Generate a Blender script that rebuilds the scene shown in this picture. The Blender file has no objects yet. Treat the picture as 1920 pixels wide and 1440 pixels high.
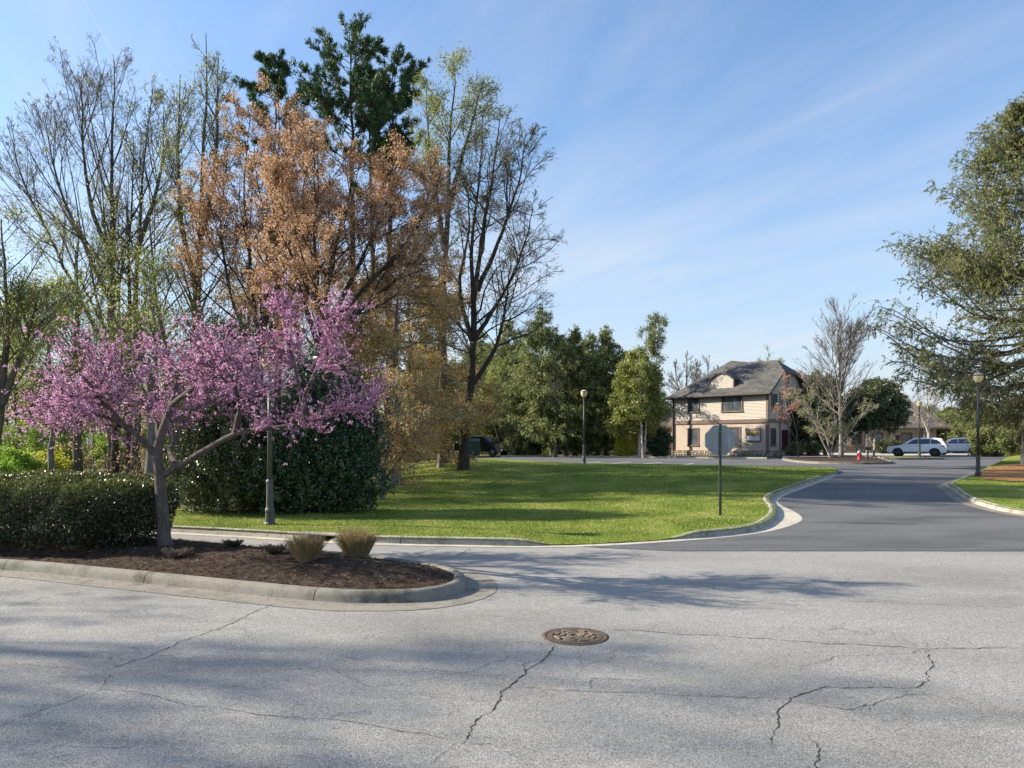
import bpy, math, random
import numpy as np
from mathutils import Vector
from mathutils.geometry import delaunay_2d_cdt
R = math.radians
C = bpy.context.scene.collection
SC = bpy.context.scene
F, HZ, EYE = 1350.0, 829.0, 2.0          # focal length and horizon measured on the 1920 px photograph, eye height

# ------------------------------------------------------------------ camera
cam = bpy.data.cameras.new('camera'); cam_o = bpy.data.objects.new('camera', cam); C.objects.link(cam_o)
cam.sensor_width = 36; cam.lens = 36*F/1920; cam.shift_y = (HZ-720)/1920
cam_o.location = (0, 0, EYE); cam_o.rotation_euler = (R(90), 0, 0); cam.clip_end = 3000; SC.camera = cam_o
# ------------------------------------------------------------------ world and sun
SUN_AZ, SUN_EL = -80.0, 28.0             # azimuth clockwise from +Y, elevation
w = bpy.data.worlds.new('World'); SC.world = w; w.use_nodes = True
nt = w.node_tree; N = nt.nodes; L = nt.links; bg = N['Background']
def nn(t, **k):
    n = N.new(t)
    for a, b in k.items(): setattr(n, a, b)
    return n
def vmath(op, a=None, b=None, s=None):
    n = nn('ShaderNodeVectorMath', operation=op)
    for i, x in enumerate((a, b)):
        if x is None: continue
        if hasattr(x, 'is_output'): L.new(x, n.inputs[i])
        else: n.inputs[i].default_value = x
    if s is not None: n.inputs['Scale'].default_value = s
    return n
def fmath(op, a, b=None, c=None, clamp=False):
    n = nn('ShaderNodeMath', operation=op, use_clamp=clamp)
    for i, x in enumerate((a, b, c)):
        if x is None: continue
        if hasattr(x, 'is_output'): L.new(x, n.inputs[i])
        else: n.inputs[i].default_value = x
    return n.outputs[0]
sky = nn('ShaderNodeTexSky', sky_type='NISHITA', sun_disc=False, sun_elevation=R(SUN_EL), sun_rotation=R(SUN_AZ))
sky.air_density = 1.15; sky.dust_density = 0.9; sky.ozone_density = 3.4; sky.altitude = 600
hsv = nn('ShaderNodeHueSaturation'); hsv.inputs['Saturation'].default_value = 1.12; hsv.inputs['Value'].default_value = 1.0
L.new(sky.outputs[0], hsv.inputs['Color'])
tc = nn('ShaderNodeTexCoord')
sep = nn('ShaderNodeSeparateXYZ'); L.new(tc.outputs['Generated'], sep.inputs[0])
zc = fmath('MAXIMUM', sep.outputs[2], 0.03)
px_ = fmath('DIVIDE', sep.outputs[0], zc); py_ = fmath('DIVIDE', sep.outputs[1], zc)
# cirrus drawn out along one wind direction
U = fmath('ADD', fmath('MULTIPLY', px_, -0.42), fmath('MULTIPLY', py_, 0.91))
V = fmath('ADD', fmath('MULTIPLY', px_, 0.91), fmath('MULTIPLY', py_, 0.42))
cmb = nn('ShaderNodeCombineXYZ'); L.new(fmath('MULTIPLY', U, 0.30), cmb.inputs[0]); L.new(fmath('MULTIPLY', V, 1.15), cmb.inputs[1])
n1 = nn('ShaderNodeTexNoise'); n1.inputs['Scale'].default_value = 1.35; n1.inputs['Detail'].default_value = 9; n1.inputs['Roughness'].default_value = 0.6; n1.inputs['Distortion'].default_value = 0.45
L.new(cmb.outputs[0], n1.inputs['Vector'])
cmb2 = nn('ShaderNodeCombineXYZ'); L.new(fmath('MULTIPLY', U, 0.22), cmb2.inputs[0]); L.new(fmath('MULTIPLY', V, 0.5), cmb2.inputs[1]); cmb2.inputs[2].default_value = 3.3
n2 = nn('ShaderNodeTexNoise'); n2.inputs['Scale'].default_value = 0.9; n2.inputs['Detail'].default_value = 3; L.new(cmb2.outputs[0], n2.inputs['Vector'])
fine = nn('ShaderNodeMapRange'); fine.inputs[1].default_value = 0.33; fine.inputs[2].default_value = 0.70; L.new(n1.outputs[0], fine.inputs[0])
broad = nn('ShaderNodeMapRange'); broad.inputs[1].default_value = 0.26; broad.inputs[2].default_value = 0.62; L.new(n2.outputs[0], broad.inputs[0])
cl = fmath('MULTIPLY', fmath('MULTIPLY', fine.outputs[0], broad.outputs[0]), 1.0, clamp=True)
# haze low in the sky, thinner aloft
hzv = fmath('MULTIPLY', fmath('POWER', fmath('MAXIMUM', fmath('SUBTRACT', 1.0, fmath('DIVIDE', sep.outputs[2], 0.62)), 0.0), 2.0), 0.95, clamp=True)
# a contrail: thin band about one great circle
def pdir(x, y):
    return Vector(((x-960)/F, 1, (HZ-y)/F)).normalized()
c1, c2 = pdir(150, -12), pdir(214, 102)
cn = c1.cross(c2).normalized(); mid = (c1+c2).normalized()
dn = fmath('ABSOLUTE', vmath('DOT_PRODUCT', tc.outputs['Generated'], tuple(cn)).outputs['Value'])
band = nn('ShaderNodeMapRange'); band.inputs[1].default_value = 0.0005; band.inputs[2].default_value = 0.0024; band.inputs[3].default_value = 0.4; band.inputs[4].default_value = 0; L.new(dn, band.inputs[0])
ext = nn('ShaderNodeMapRange'); ext.inputs[1].default_value = math.cos(R(3.4)); ext.inputs[2].default_value = math.cos(R(2.2)); L.new(vmath('DOT_PRODUCT', tc.outputs['Generated'], tuple(mid)).outputs['Value'], ext.inputs[0])
trail = fmath('MULTIPLY', band.outputs[0], ext.outputs[0])
cov = fmath('MAXIMUM', fmath('MULTIPLY', cl, 0.62), trail)
mixh = nn('ShaderNodeMixRGB'); mixh.inputs[2].default_value = (2.65, 2.95, 3.35, 1); L.new(hzv, mixh.inputs[0]); L.new(hsv.outputs[0], mixh.inputs[1])
mixc = nn('ShaderNodeMixRGB'); mixc.inputs[2].default_value = (3.3, 3.5, 3.8, 1); L.new(cov, mixc.inputs[0]); L.new(mixh.outputs[0], mixc.inputs[1])
L.new(mixc.outputs[0], bg.inputs[0]); bg.inputs[1].default_value = 0.122
sd = Vector((math.sin(R(SUN_AZ))*math.cos(R(SUN_EL)), math.cos(R(SUN_AZ))*math.cos(R(SUN_EL)), math.sin(R(SUN_EL))))
sl = bpy.data.lights.new('sun', 'SUN'); sl.energy = 5.0; sl.angle = R(0.6); sl.color = (1.0, 0.90, 0.74)
so = bpy.data.objects.new('sun', sl); C.objects.link(so); so.rotation_euler = sd.to_track_quat('Z', 'Y').to_euler()
SC.view_settings.view_transform = 'Standard'; SC.view_settings.look = 'None'; SC.view_settings.gamma = 1; SC.view_settings.exposure = 1.0
SC.cycles.max_bounces = 6; SC.cycles.transparent_max_bounces = 8; SC.cycles.diffuse_bounces = 3

# ------------------------------------------------------------------ terrain
def ss(t):
    t = np.clip(t, 0, 1); return t*t*(3-2*t)
def zr(x, y):
    x = np.asarray(x, float); y = np.asarray(y, float)
    return 0.65*ss((y-np.maximum(0, -x-2)*0.6-16)/21)
def atx(px, Y): return (px-960)/F*Y
def atz(py, Y): return EYE+(HZ-py)/F*Y
def gp(px, py, dz=0.0):
    k = (px-960)/F; m = (py-HZ)/F; Y = EYE/m
    for _ in range(60): Y = 0.5*Y+0.5*(EYE-dz-float(zr(k*Y, Y)))/m
    return (k*Y, Y)

# ------------------------------------------------------------------ mesh helpers
def link(name, me, mat=None, parent=None, smooth=False):
    o = bpy.data.objects.new(name, me); C.objects.link(o)
    if mat: me.materials.append(mat)
    if parent: o.parent = parent
    if smooth: me.polygons.foreach_set('use_smooth', [True]*len(me.polygons))
    return o
def thing(name, label, cat, loc=(0, 0, 0), rz=0, group=None):
    o = bpy.data.objects.new(name, None); C.objects.link(o); o.location = loc; o.rotation_euler = (0, 0, rz)
    o.empty_display_size = 0.2
    return tag(o, label, cat, group)
def tag(o, label=None, cat=None, group=None, kind=None):
    if label: o['label'] = label
    if cat: o['category'] = cat
    if group: o['group'] = group
    if kind: o['kind'] = kind
    return o
class MB:
    def __init__(s): s.v = []; s.f = []
    def add(s, v, f):
        b = len(s.v); s.v += [tuple(p) for p in v]; s.f += [tuple(b+i for i in q) for q in f]; return s
    def box(s, x0, x1, y0, y1, z0, z1):
        return s.add([(x0,y0,z0),(x1,y0,z0),(x1,y1,z0),(x0,y1,z0),(x0,y0,z1),(x1,y0,z1),(x1,y1,z1),(x0,y1,z1)],
                     [(0,3,2,1),(4,5,6,7),(0,1,5,4),(1,2,6,5),(2,3,7,6),(3,0,4,7)])
    def prism(s, pts, y0, y1, f0=None, f1=None):      # pts in (x,z); extruded along y
        n = len(pts)
        a = [(x, y0 if f0 is None else f0(x, z), z) for x, z in pts]; b = [(x, y1 if f1 is None else f1(x, z), z) for x, z in pts]
        return s.add(a+b, [tuple(range(n)), tuple(range(2*n-1, n-1, -1))]+[(i, i+n, (i+1) % n+n, (i+1) % n) for i in range(n)])
    def lathe(s, prof, cx=0, cy=0, n=16, cap=True):
        v = [(cx+r*math.cos(2*math.pi*k/n), cy+r*math.sin(2*math.pi*k/n), z) for r, z in prof for k in range(n)]
        f = [(i*n+k, i*n+(k+1) % n, (i+1)*n+(k+1) % n, (i+1)*n+k) for i in range(len(prof)-1) for k in range(n)]
        if cap: f += [tuple(range(n-1, -1, -1)), tuple((len(prof)-1)*n+k for k in range(n))]
        return s.add(v, f)
    def tube(s, p, q, r0, r1=None, n=8):
        r1 = r0 if r1 is None else r1; p = Vector(p); q = Vector(q); d = (q-p).normalized()
        a = d.cross(Vector((0, 0, 1)) if abs(d.z) < .9 else Vector((1, 0, 0))).normalized(); b = d.cross(a)
        v = [p+(a*math.cos(t)+b*math.sin(t))*r0 for t in [2*math.pi*k/n for k in range(n)]]+[q+(a*math.cos(t)+b*math.sin(t))*r1 for t in [2*math.pi*k/n for k in range(n)]]
        return s.add(v, [(k, (k+1) % n, n+(k+1) % n, n+k) for k in range(n)]+[tuple(range(n-1, -1, -1)), tuple(range(n, 2*n))])
    def build(s, name, mat, parent=None, smooth=False, bevel=0):
        me = bpy.data.meshes.new(name); me.from_pydata(s.v, [], s.f); me.update()
        o = link(name, me, mat, parent, smooth)
        if bevel:
            m = o.modifiers.new('bevel', 'BEVEL'); m.width = bevel; m.segments = 2; m.limit_method = 'ANGLE'; m.angle_limit = R(35)
        return o
def fast(name, v, f, mat, parent=None, smooth=False, tint=None):
    v = np.ascontiguousarray(v, dtype=np.float32); f = np.ascontiguousarray(f, dtype=np.int32)
    me = bpy.data.meshes.new(name); me.vertices.add(len(v)); me.vertices.foreach_set('co', v.ravel())
    k = f.shape[1]; me.loops.add(f.size); me.loops.foreach_set('vertex_index', f.ravel())
    me.polygons.add(len(f)); me.polygons.foreach_set('loop_start', np.arange(len(f), dtype=np.int32)*k)
    me.update(calc_edges=True)
    if tint is not None:
        at = me.attributes.new('tint', 'FLOAT', 'FACE'); at.data.foreach_set('value', np.ascontiguousarray(tint, dtype=np.float32))
    o = link(name, me, mat, parent)
    if smooth: me.polygons.foreach_set('use_smooth', np.ones(len(f), dtype=bool))
    return o
def unit(v): return v/np.maximum(np.linalg.norm(v, axis=-1, keepdims=True), 1e-9)
def crom(pts, step=0.5, closed=False):
    P = np.array(pts, float)
    if closed: P = np.vstack([P[-1], P, P[0], P[1]])
    else: P = np.vstack([2*P[0]-P[1], P, 2*P[-1]-P[-2]])
    out = []
    for i in range(1, len(P)-2):
        n = max(2, int(np.linalg.norm(P[i+1]-P[i])/step))
        for t in np.arange(n)/n:
            out.append(0.5*((2*P[i])+(P[i+1]-P[i-1])*t+(2*P[i-1]-5*P[i]+4*P[i+1]-P[i+2])*t*t+(3*P[i]-P[i-1]-3*P[i+1]+P[i+2])*t**3))
    if not closed: out.append(P[-2])
    return np.array(out)
def inside(poly, x, y):
    poly = np.asarray(poly); r = np.zeros(np.shape(x), bool); j = len(poly)-1
    for i in range(len(poly)):
        xi, yi = poly[i]; xj, yj = poly[j]
        c = ((yi > y) != (yj > y)) & (x < (xj-xi)*(y-yi)/((yj-yi) if yj != yi else 1e-9)+xi); r ^= c; j = i
    return r
def sheet(name, poly, step, zf, mat, kind='structure', parent=None):
    poly = np.asarray(poly, float); x0, y0 = poly.min(0); x1, y1 = poly.max(0)
    gx, gy = np.meshgrid(np.arange(x0+step*.5, x1, step), np.arange(y0+step*.5, y1, step)); gx = gx.ravel(); gy = gy.ravel()
    k = inside(poly, gx, gy); P = [Vector(p) for p in poly]+[Vector((a, b)) for a, b in zip(gx[k], gy[k])]
    n = len(poly); r = delaunay_2d_cdt(P, [(i, (i+1) % n) for i in range(n)], [], 1, 1e-6)
    V = np.array([(p.x, p.y) for p in r[0]]); z = zf(V[:, 0], V[:, 1])
    me = bpy.data.meshes.new(name); me.from_pydata(np.c_[V, z].tolist(), [], [tuple(q) for q in r[2]]); me.update()
    if len(me.polygons) and me.polygons[0].normal.z < 0: me.flip_normals()
    o = link(name, me, mat, parent, True)
    if kind and not parent: o['kind'] = kind
    return o

# ------------------------------------------------------------------ materials
def M(name):
    m = bpy.data.materials.new(name); m.use_nodes = True; n = m.node_tree
    return m, n, n.nodes['Principled BSDF'], n.nodes, n.links
def nd(NN, t, inp=None, **k):
    n = NN.new(t)
    for a, b in k.items(): setattr(n, a, b)
    for a, b in (inp or {}).items(): n.inputs[a].default_value = b
    return n
def ramp(NN, LL, src, stops):
    r = NN.new('ShaderNodeValToRGB'); e = r.color_ramp.elements
    while len(e) < len(stops): e.new(0.5)
    for i, (p, c) in enumerate(stops): e[i].position = p; e[i].color = (*c, 1)
    LL.new(src, r.inputs[0]); return r.outputs[0]
def plain(name, c, rough=0.6, var=0.15, scale=4, bump=0.0, bscale=30, metal=0, spec=0.5, stretch=(1, 1, 1), coat=0):
    m, n, B, NN, LL = M(name)
    t = nd(NN, 'ShaderNodeTexCoord'); mp = nd(NN, 'ShaderNodeMapping'); mp.inputs['Scale'].default_value = stretch
    LL.new(t.outputs['Object'], mp.inputs[0])
    a = nd(NN, 'ShaderNodeTexNoise', {'Scale': scale, 'Detail': 6, 'Roughness': 0.6}); LL.new(mp.outputs[0], a.inputs['Vector'])
    d = [max(0, x*(1-2*var)) for x in c]; l = [min(1, x*(1+2*var)) for x in c]
    LL.new(ramp(NN, LL, a.outputs[0], [(0.3, d), (0.5, c), (0.7, l)]), B.inputs['Base Color'])
    B.inputs['Roughness'].default_value = rough; B.inputs['Metallic'].default_value = metal; B.inputs['Specular IOR Level'].default_value = spec; B.inputs['Coat Weight'].default_value = coat
    if bump:
        b = nd(NN, 'ShaderNodeTexNoise', {'Scale': bscale, 'Detail': 5}); LL.new(mp.outputs[0], b.inputs['Vector'])
        bp = nd(NN, 'ShaderNodeBump', {'Strength': bump, 'Distance': 0.02}); LL.new(b.outputs[0], bp.inputs['Height']); LL.new(bp.outputs[0], B.inputs['Normal'])
    return m
def leafm(name, cs, rough=0.45, trans=0.35, spec=0.4, wob=0.25):
    m, n, B, NN, LL = M(name)
    a = nd(NN, 'ShaderNodeAttribute', attribute_name='tint'); t = nd(NN, 'ShaderNodeTexCoord')
    nz = nd(NN, 'ShaderNodeTexNoise', {'Scale': 0.7, 'Detail': 2}); LL.new(t.outputs['Object'], nz.inputs['Vector'])
    s = nd(NN, 'ShaderNodeMath', operation='MULTIPLY_ADD'); s.inputs[1].default_value = wob*2; LL.new(nz.outputs[0], s.inputs[0])
    s2 = nd(NN, 'ShaderNodeMath', operation='SUBTRACT'); LL.new(a.outputs['Fac'], s2.inputs[0]); s2.inputs[1].default_value = wob
    LL.new(s2.outputs[0], s.inputs[2])
    k = len(cs); col = ramp(NN, LL, s.outputs[0], [(i/(k-1)*0.9+0.05, c) for i, c in enumerate(cs)])
    LL.new(col, B.inputs['Base Color']); B.inputs['Roughness'].default_value = rough; B.inputs['Specular IOR Level'].default_value = spec
    tr = nd(NN, 'ShaderNodeBsdfTranslucent'); LL.new(col, tr.inputs[0]); mx = nd(NN, 'ShaderNodeMixShader'); mx.inputs[0].default_value = trans
    LL.new(B.outputs[0], mx.inputs[1]); LL.new(tr.outputs[0], mx.inputs[2]); LL.new(mx.outputs[0], NN['Material Output'].inputs[0])
    return m
def bark(name, c, scale=9):
    m, n, B, NN, LL = M(name); t = nd(NN, 'ShaderNodeTexCoord'); mp = nd(NN, 'ShaderNodeMapping'); mp.inputs['Scale'].default_value = (1, 1, 0.25); LL.new(t.outputs['Object'], mp.inputs[0])
    a = nd(NN, 'ShaderNodeTexNoise', {'Scale': scale, 'Detail': 8, 'Roughness': 0.7}); LL.new(mp.outputs[0], a.inputs['Vector'])
    LL.new(ramp(NN, LL, a.outputs[0], [(0.3, [x*.45 for x in c]), (0.52, c), (0.72, [min(1, x*1.7) for x in c])]), B.inputs['Base Color'])
    b = nd(NN, 'ShaderNodeTexNoise', {'Scale': scale*4, 'Detail': 5}); LL.new(mp.outputs[0], b.inputs['Vector'])
    bp = nd(NN, 'ShaderNodeBump', {'Strength': 0.8, 'Distance': 0.03}); LL.new(b.outputs[0], bp.inputs['Height']); LL.new(bp.outputs[0], B.inputs['Normal'])
    B.inputs['Roughness'].default_value = 0.9; B.inputs['Specular IOR Level'].default_value = 0.2; return m
def asphalt(name, lo, mid, hi, patch, cracks):
    m, n, B, NN, LL = M(name); t = nd(NN, 'ShaderNodeTexCoord'); co = t.outputs['Object']
    g = nd(NN, 'ShaderNodeTexNoise', {'Scale': 140, 'Detail': 3, 'Roughness': 0.75}); LL.new(co, g.inputs['Vector'])
    g2 = nd(NN, 'ShaderNodeTexVoronoi', {'Scale': 150}); LL.new(co, g2.inputs['Vector'])
    gs = nd(NN, 'ShaderNodeSeparateColor'); LL.new(g2.outputs['Color'], gs.inputs[0])
    gm_ = nd(NN, 'ShaderNodeMath', operation='MULTIPLY_ADD'); gm_.inputs[1].default_value = 0.34; LL.new(gs.outputs[0], gm_.inputs[0])
    ga = nd(NN, 'ShaderNodeMath', operation='MULTIPLY_ADD'); ga.inputs[1].default_value = 1.0; ga.inputs[2].default_value = -0.17; LL.new(g.outputs[0], ga.inputs[0]); LL.new(ga.outputs[0], gm_.inputs[2])
    col = ramp(NN, LL, gm_.outputs[0], [(0.26, lo), (0.5, mid), (0.80, hi)])
    p = nd(NN, 'ShaderNodeTexNoise', {'Scale': 0.55, 'Detail': 5, 'Roughness': 0.6, 'Distortion': 0.4}); 
    mp = nd(NN, 'ShaderNodeMapping'); mp.inputs['Scale'].default_value = (0.45, 1.3, 1); LL.new(co, mp.inputs[0]); LL.new(mp.outputs[0], p.inputs['Vector'])
    pc = ramp(NN, LL, p.outputs[0], [(0.3, [1-patch]*3), (0.5, [1]*3), (0.7, [1+patch*.6]*3)])
    mu = nd(NN, 'ShaderNodeMixRGB', blend_type='MULTIPLY'); mu.inputs[0].default_value = 1; LL.new(col, mu.inputs[1]); LL.new(pc, mu.inputs[2])
    out = mu.outputs[0]
    q = nd(NN, 'ShaderNodeTexNoise', {'Scale': 9, 'Detail': 4, 'Roughness': 0.7}); LL.new(co, q.inputs['Vector'])
    qc = ramp(NN, LL, q.outputs[0], [(0.3, [0.9]*3), (0.7, [1.08]*3)])
    m3 = nd(NN, 'ShaderNodeMixRGB', blend_type='MULTIPLY'); m3.inputs[0].default_value = 1; LL.new(out, m3.inputs[1]); LL.new(qc, m3.inputs[2]); out = m3.outputs[0]
    hgt = g.outputs[0]
    if cracks:
        dz = nd(NN, 'ShaderNodeTexNoise', {'Scale': 2.2, 'Detail': 5}); LL.new(co, dz.inputs['Vector'])
        va = nd(NN, 'ShaderNodeMixRGB'); va.inputs[0].default_value = 0.32; LL.new(co, va.inputs[1]); LL.new(dz.outputs['Color'], va.inputs[2])
        vo = nd(NN, 'ShaderNodeTexVoronoi', {'Scale': 1.5}, feature='DISTANCE_TO_EDGE'); LL.new(va.outputs[0], vo.inputs['Vector'])
        mr = nd(NN, 'ShaderNodeMapRange'); mr.inputs[1].default_value = 0.0; mr.inputs[2].default_value = 0.007; mr.inputs[3].default_value = 1; mr.inputs[4].default_value = 0; LL.new(vo.outputs[0], mr.inputs[0])
        ma = nd(NN, 'ShaderNodeTexNoise', {'Scale': 0.42, 'Detail': 3}); LL.new(co, ma.inputs['Vector'])
        mk = nd(NN, 'ShaderNodeMapRange'); mk.inputs[1].default_value = 0.52; mk.inputs[2].default_value = 0.62; mk.inputs[4].default_value = 0.6; LL.new(ma.outputs[0], mk.inputs[0])
        mm = nd(NN, 'ShaderNodeMath', operation='MULTIPLY'); LL.new(mr.outputs[0], mm.inputs[0]); LL.new(mk.outputs[0], mm.inputs[1])
        m4 = nd(NN, 'ShaderNodeMixRGB'); m4.inputs[2].default_value = (0.05, 0.052, 0.04, 1); LL.new(mm.outputs[0], m4.inputs[0]); LL.new(out, m4.inputs[1]); out = m4.outputs[0]
    LL.new(out, B.inputs['Base Color']); B.inputs['Roughness'].default_value = 0.85; B.inputs['Specular IOR Level'].default_value = 0.3
    bp = nd(NN, 'ShaderNodeBump', {'Strength': 0.7, 'Distance': 0.006}); LL.new(hgt, bp.inputs['Height']); LL.new(bp.outputs[0], B.inputs['Normal'])
    return m
def concrete(name, c, stain):
    m, n, B, NN, LL = M(name); t = nd(NN, 'ShaderNodeTexCoord'); co = t.outputs['Object']
    a = nd(NN, 'ShaderNodeTexNoise', {'Scale': 2.6, 'Detail': 8, 'Roughness': 0.72}); LL.new(co, a.inputs['Vector'])
    b = nd(NN, 'ShaderNodeTexNoise', {'Scale': 70, 'Detail': 2}); LL.new(co, b.inputs['Vector'])
    c1 = ramp(NN, LL, a.outputs[0], [(0.33, stain), (0.5, c), (0.68, [min(1, x*1.2) for x in c])])
    c2 = ramp(NN, LL, b.outputs[0], [(0.3, [0.72]*3), (0.65, [1.15]*3)])
    mu = nd(NN, 'ShaderNodeMixRGB', blend_type='MULTIPLY'); mu.inputs[0].default_value = 1; LL.new(c1, mu.inputs[1]); LL.new(c2, mu.inputs[2]); LL.new(mu.outputs[0], B.inputs['Base Color'])
    bp = nd(NN, 'ShaderNodeBump', {'Strength': 0.6, 'Distance': 0.008}); LL.new(b.outputs[0], bp.inputs['Height']); LL.new(bp.outputs[0], B.inputs['Normal'])
    B.inputs['Roughness'].default_value = 0.9; return m
def groundm(name, stops, s1, s2, bump=0.5):
    m, n, B, NN, LL = M(name); t = nd(NN, 'ShaderNodeTexCoord'); co = t.outputs['Object']
    a = nd(NN, 'ShaderNodeTexNoise', {'Scale': s1, 'Detail': 6, 'Roughness': 0.65}); LL.new(co, a.inputs['Vector'])
    b = nd(NN, 'ShaderNodeTexNoise', {'Scale': s2, 'Detail': 6, 'Roughness': 0.75}); LL.new(co, b.inputs['Vector'])
    mx = nd(NN, 'ShaderNodeMath', operation='MULTIPLY_ADD'); mx.inputs[1].default_value = 0.55; LL.new(a.outputs[0], mx.inputs[0])
    m2 = nd(NN, 'ShaderNodeMath', operation='MULTIPLY'); m2.inputs[1].default_value = 0.45; LL.new(b.outputs[0], m2.inputs[0]); LL.new(m2.outputs[0], mx.inputs[2])
    LL.new(ramp(NN, LL, mx.outputs[0], stops), B.inputs['Base Color']); B.inputs['Roughness'].default_value = 0.9; B.inputs['Specular IOR Level'].default_value = 0.15
    bp = nd(NN, 'ShaderNodeBump', {'Strength': bump, 'Distance': 0.05}); LL.new(b.outputs[0], bp.inputs['Height']); LL.new(bp.outputs[0], B.inputs['Normal'])
    return m

m_old = asphalt('old_asphalt', (0.07, 0.067, 0.060), (0.285, 0.272, 0.248), (0.64, 0.62, 0.57), 0.2, True)
m_new = asphalt('new_asphalt', (0.04, 0.04, 0.041), (0.115, 0.115, 0.117), (0.26, 0.26, 0.26), 0.42, False)
m_conc = concrete('kerb_concrete', (0.35, 0.325, 0.27), (0.19, 0.175, 0.14))
m_conc_d = concrete('weathered_kerb_concrete', (0.215, 0.20, 0.165), (0.085, 0.08, 0.06))
m_gut = concrete('gutter_concrete', (0.50, 0.46, 0.37), (0.33, 0.30, 0.23))
m_gut_d = concrete('dirty_gutter_concrete', (0.235, 0.215, 0.178), (0.13, 0.118, 0.092))
m_litter = groundm('leaf_litter', [(0.33, (0.045, 0.035, 0.022)), (0.45, (0.10, 0.075, 0.045)), (0.53, (0.12, 0.12, 0.045)), (0.62, (0.19, 0.15, 0.09))], 0.35, 9)
m_grass_base = groundm('lawn_ground', [(0.35, (0.09, 0.14, 0.015)), (0.48, (0.18, 0.235, 0.03)), (0.60, (0.36, 0.34, 0.09))], 0.7, 26, 0.9)
m_mulch = groundm('mulch', [(0.36, (0.018, 0.012, 0.009)), (0.5, (0.065, 0.043, 0.031)), (0.62, (0.17, 0.12, 0.08))], 9, 55, 1.0)
m_straw = groundm('pine_straw', [(0.36, (0.16, 0.075, 0.03)), (0.5, (0.33, 0.17, 0.075)), (0.64, (0.48, 0.29, 0.15))], 4, 40, 1.0)
m_chip = leafm('mulch_chip', [(0.03, 0.02, 0.015), (0.075, 0.05, 0.036), (0.15, 0.10, 0.068), (0.34, 0.25, 0.16)], 0.85, 0.0, 0.2, 0.05)
m_blade = leafm('grass_blade', [(0.085, 0.135, 0.022), (0.18, 0.25, 0.040), (0.30, 0.36, 0.075), (0.55, 0.49, 0.22)], 0.55, 0.3, 0.3, 0.35)
m_crack = plain('crack_fill', (0.035, 0.038, 0.026), 0.95, 0.3, 6)
m_paint = plain('road_paint', (0.62, 0.62, 0.6), 0.7, 0.2, 3)
m_bark = bark('grey_brown_bark', (0.105, 0.09, 0.072))
m_bark_l = bark('light_grey_bark', (0.20, 0.185, 0.16))
m_bark_d = bark('dark_bark', (0.055, 0.047, 0.038))
m_bark_r = bark('redbud_bark', (0.125, 0.105, 0.092), 22)
m_bark_p = bark('pale_bark', (0.42, 0.37, 0.30))
m_twig = plain('bare_twig', (0.15, 0.125, 0.10), 0.9, 0.2, 2, spec=.2)
m_twig_l = plain('pale_twig', (0.30, 0.265, 0.22), 0.9, 0.2, 2, spec=.2)
m_twig_d = plain('dark_twig', (0.07, 0.055, 0.045), 0.9, 0.2, 2, spec=.2)

# ------------------------------------------------------------------ ground, roads, lawns
gx = np.r_[np.linspace(-420, -60, 19), np.linspace(-56, 90, 74), np.linspace(100, 460, 19)]
gy = np.r_[np.linspace(-60, -10, 6), np.linspace(-6, 110, 59), np.linspace(120, 620, 26)]
GX, GY = np.meshgrid(gx, gy); nx, ny = len(gx), len(gy)
GZ = zr(GX, GY)-0.07-0.45*inside([(-7, 21.5), (1, 17), (5, 19), (6, 27), (9, 33), (4, 38), (0, 43), (-6, 47), (-9, 38), (-7, 28)], GX, GY)
gi = (np.arange(ny-1)[:, None]*nx+np.arange(nx-1)).ravel()
fast('ground', np.c_[GX.ravel(), GY.ravel(), GZ.ravel()], np.c_[gi, gi+1, gi+nx+1, gi+nx], m_litter, smooth=True)['kind'] = 'structure'

lawn_front = [(-46, 29), (-30, 23.2), (-18, 19.2), (-7.1, 15.8), (-3.6, 14.45), (-1.25, 14.02), (.77, 13.88), (3.04, 14.62), (5.2, 15.95), (6.5, 18.0), (7.35, 20.1), (7.95, 22.3), (8.95, 24.2), (11.1, 27.3), (14.3, 32.0)]
lawn_tip = [(15.3, 33.8), (15.2, 35.0), (13.6, 36.0)]
lawn_back = [(11.9, 36.7), (9.8, 38.6), (7.1, 40.1), (4.1, 41.5), (1.4, 46), (-1, 53)]
front_c = crom(lawn_front+lawn_tip+lawn_back, 0.4)
lawn_inner = [(-6, 52), (-7.5, 46), (-7, 36), (-5.6, 28), (-4.8, 22), (-8, 19.9), (-18, 23), (-30, 27), (-46, 33)]
lawn_poly = np.vstack([front_c, np.array(lawn_inner)])
def zlawn(x, y):
    x = np.asarray(x, float); y = np.asarray(y, float)
    d = np.min(np.hypot(x[..., None]-front_c[::2, 0], y[..., None]-front_c[::2, 1]), -1)
    e = ss(d/2.5); dk = ss((np.abs(x-2.0)-1.1)/0.9)*(y < 17)+(y >= 17); b = zr(x, y)+0.125*(dk+(1-dk)*(0.16+0.84*ss(d/3.0)))
    m = 0.34*np.exp(-((x+3.2)/3.2)**2-((y-38.5)/4.5)**2)+0.1*np.exp(-((x-6)/6)**2-((y-33)/4)**2)
    sw = -0.30*np.exp(-((x+1.5)/5.5)**2-((y-26)/5.5)**2)-0.25*np.exp(-((x+6.5)/2.5)**2-((y-35)/7)**2)
    return b+e*(m+sw+0.03*np.sin(x*.9+1)*np.sin(y*.7))
lawn = sheet('lawn', lawn_poly, 0.45, zlawn, m_grass_base)

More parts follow.
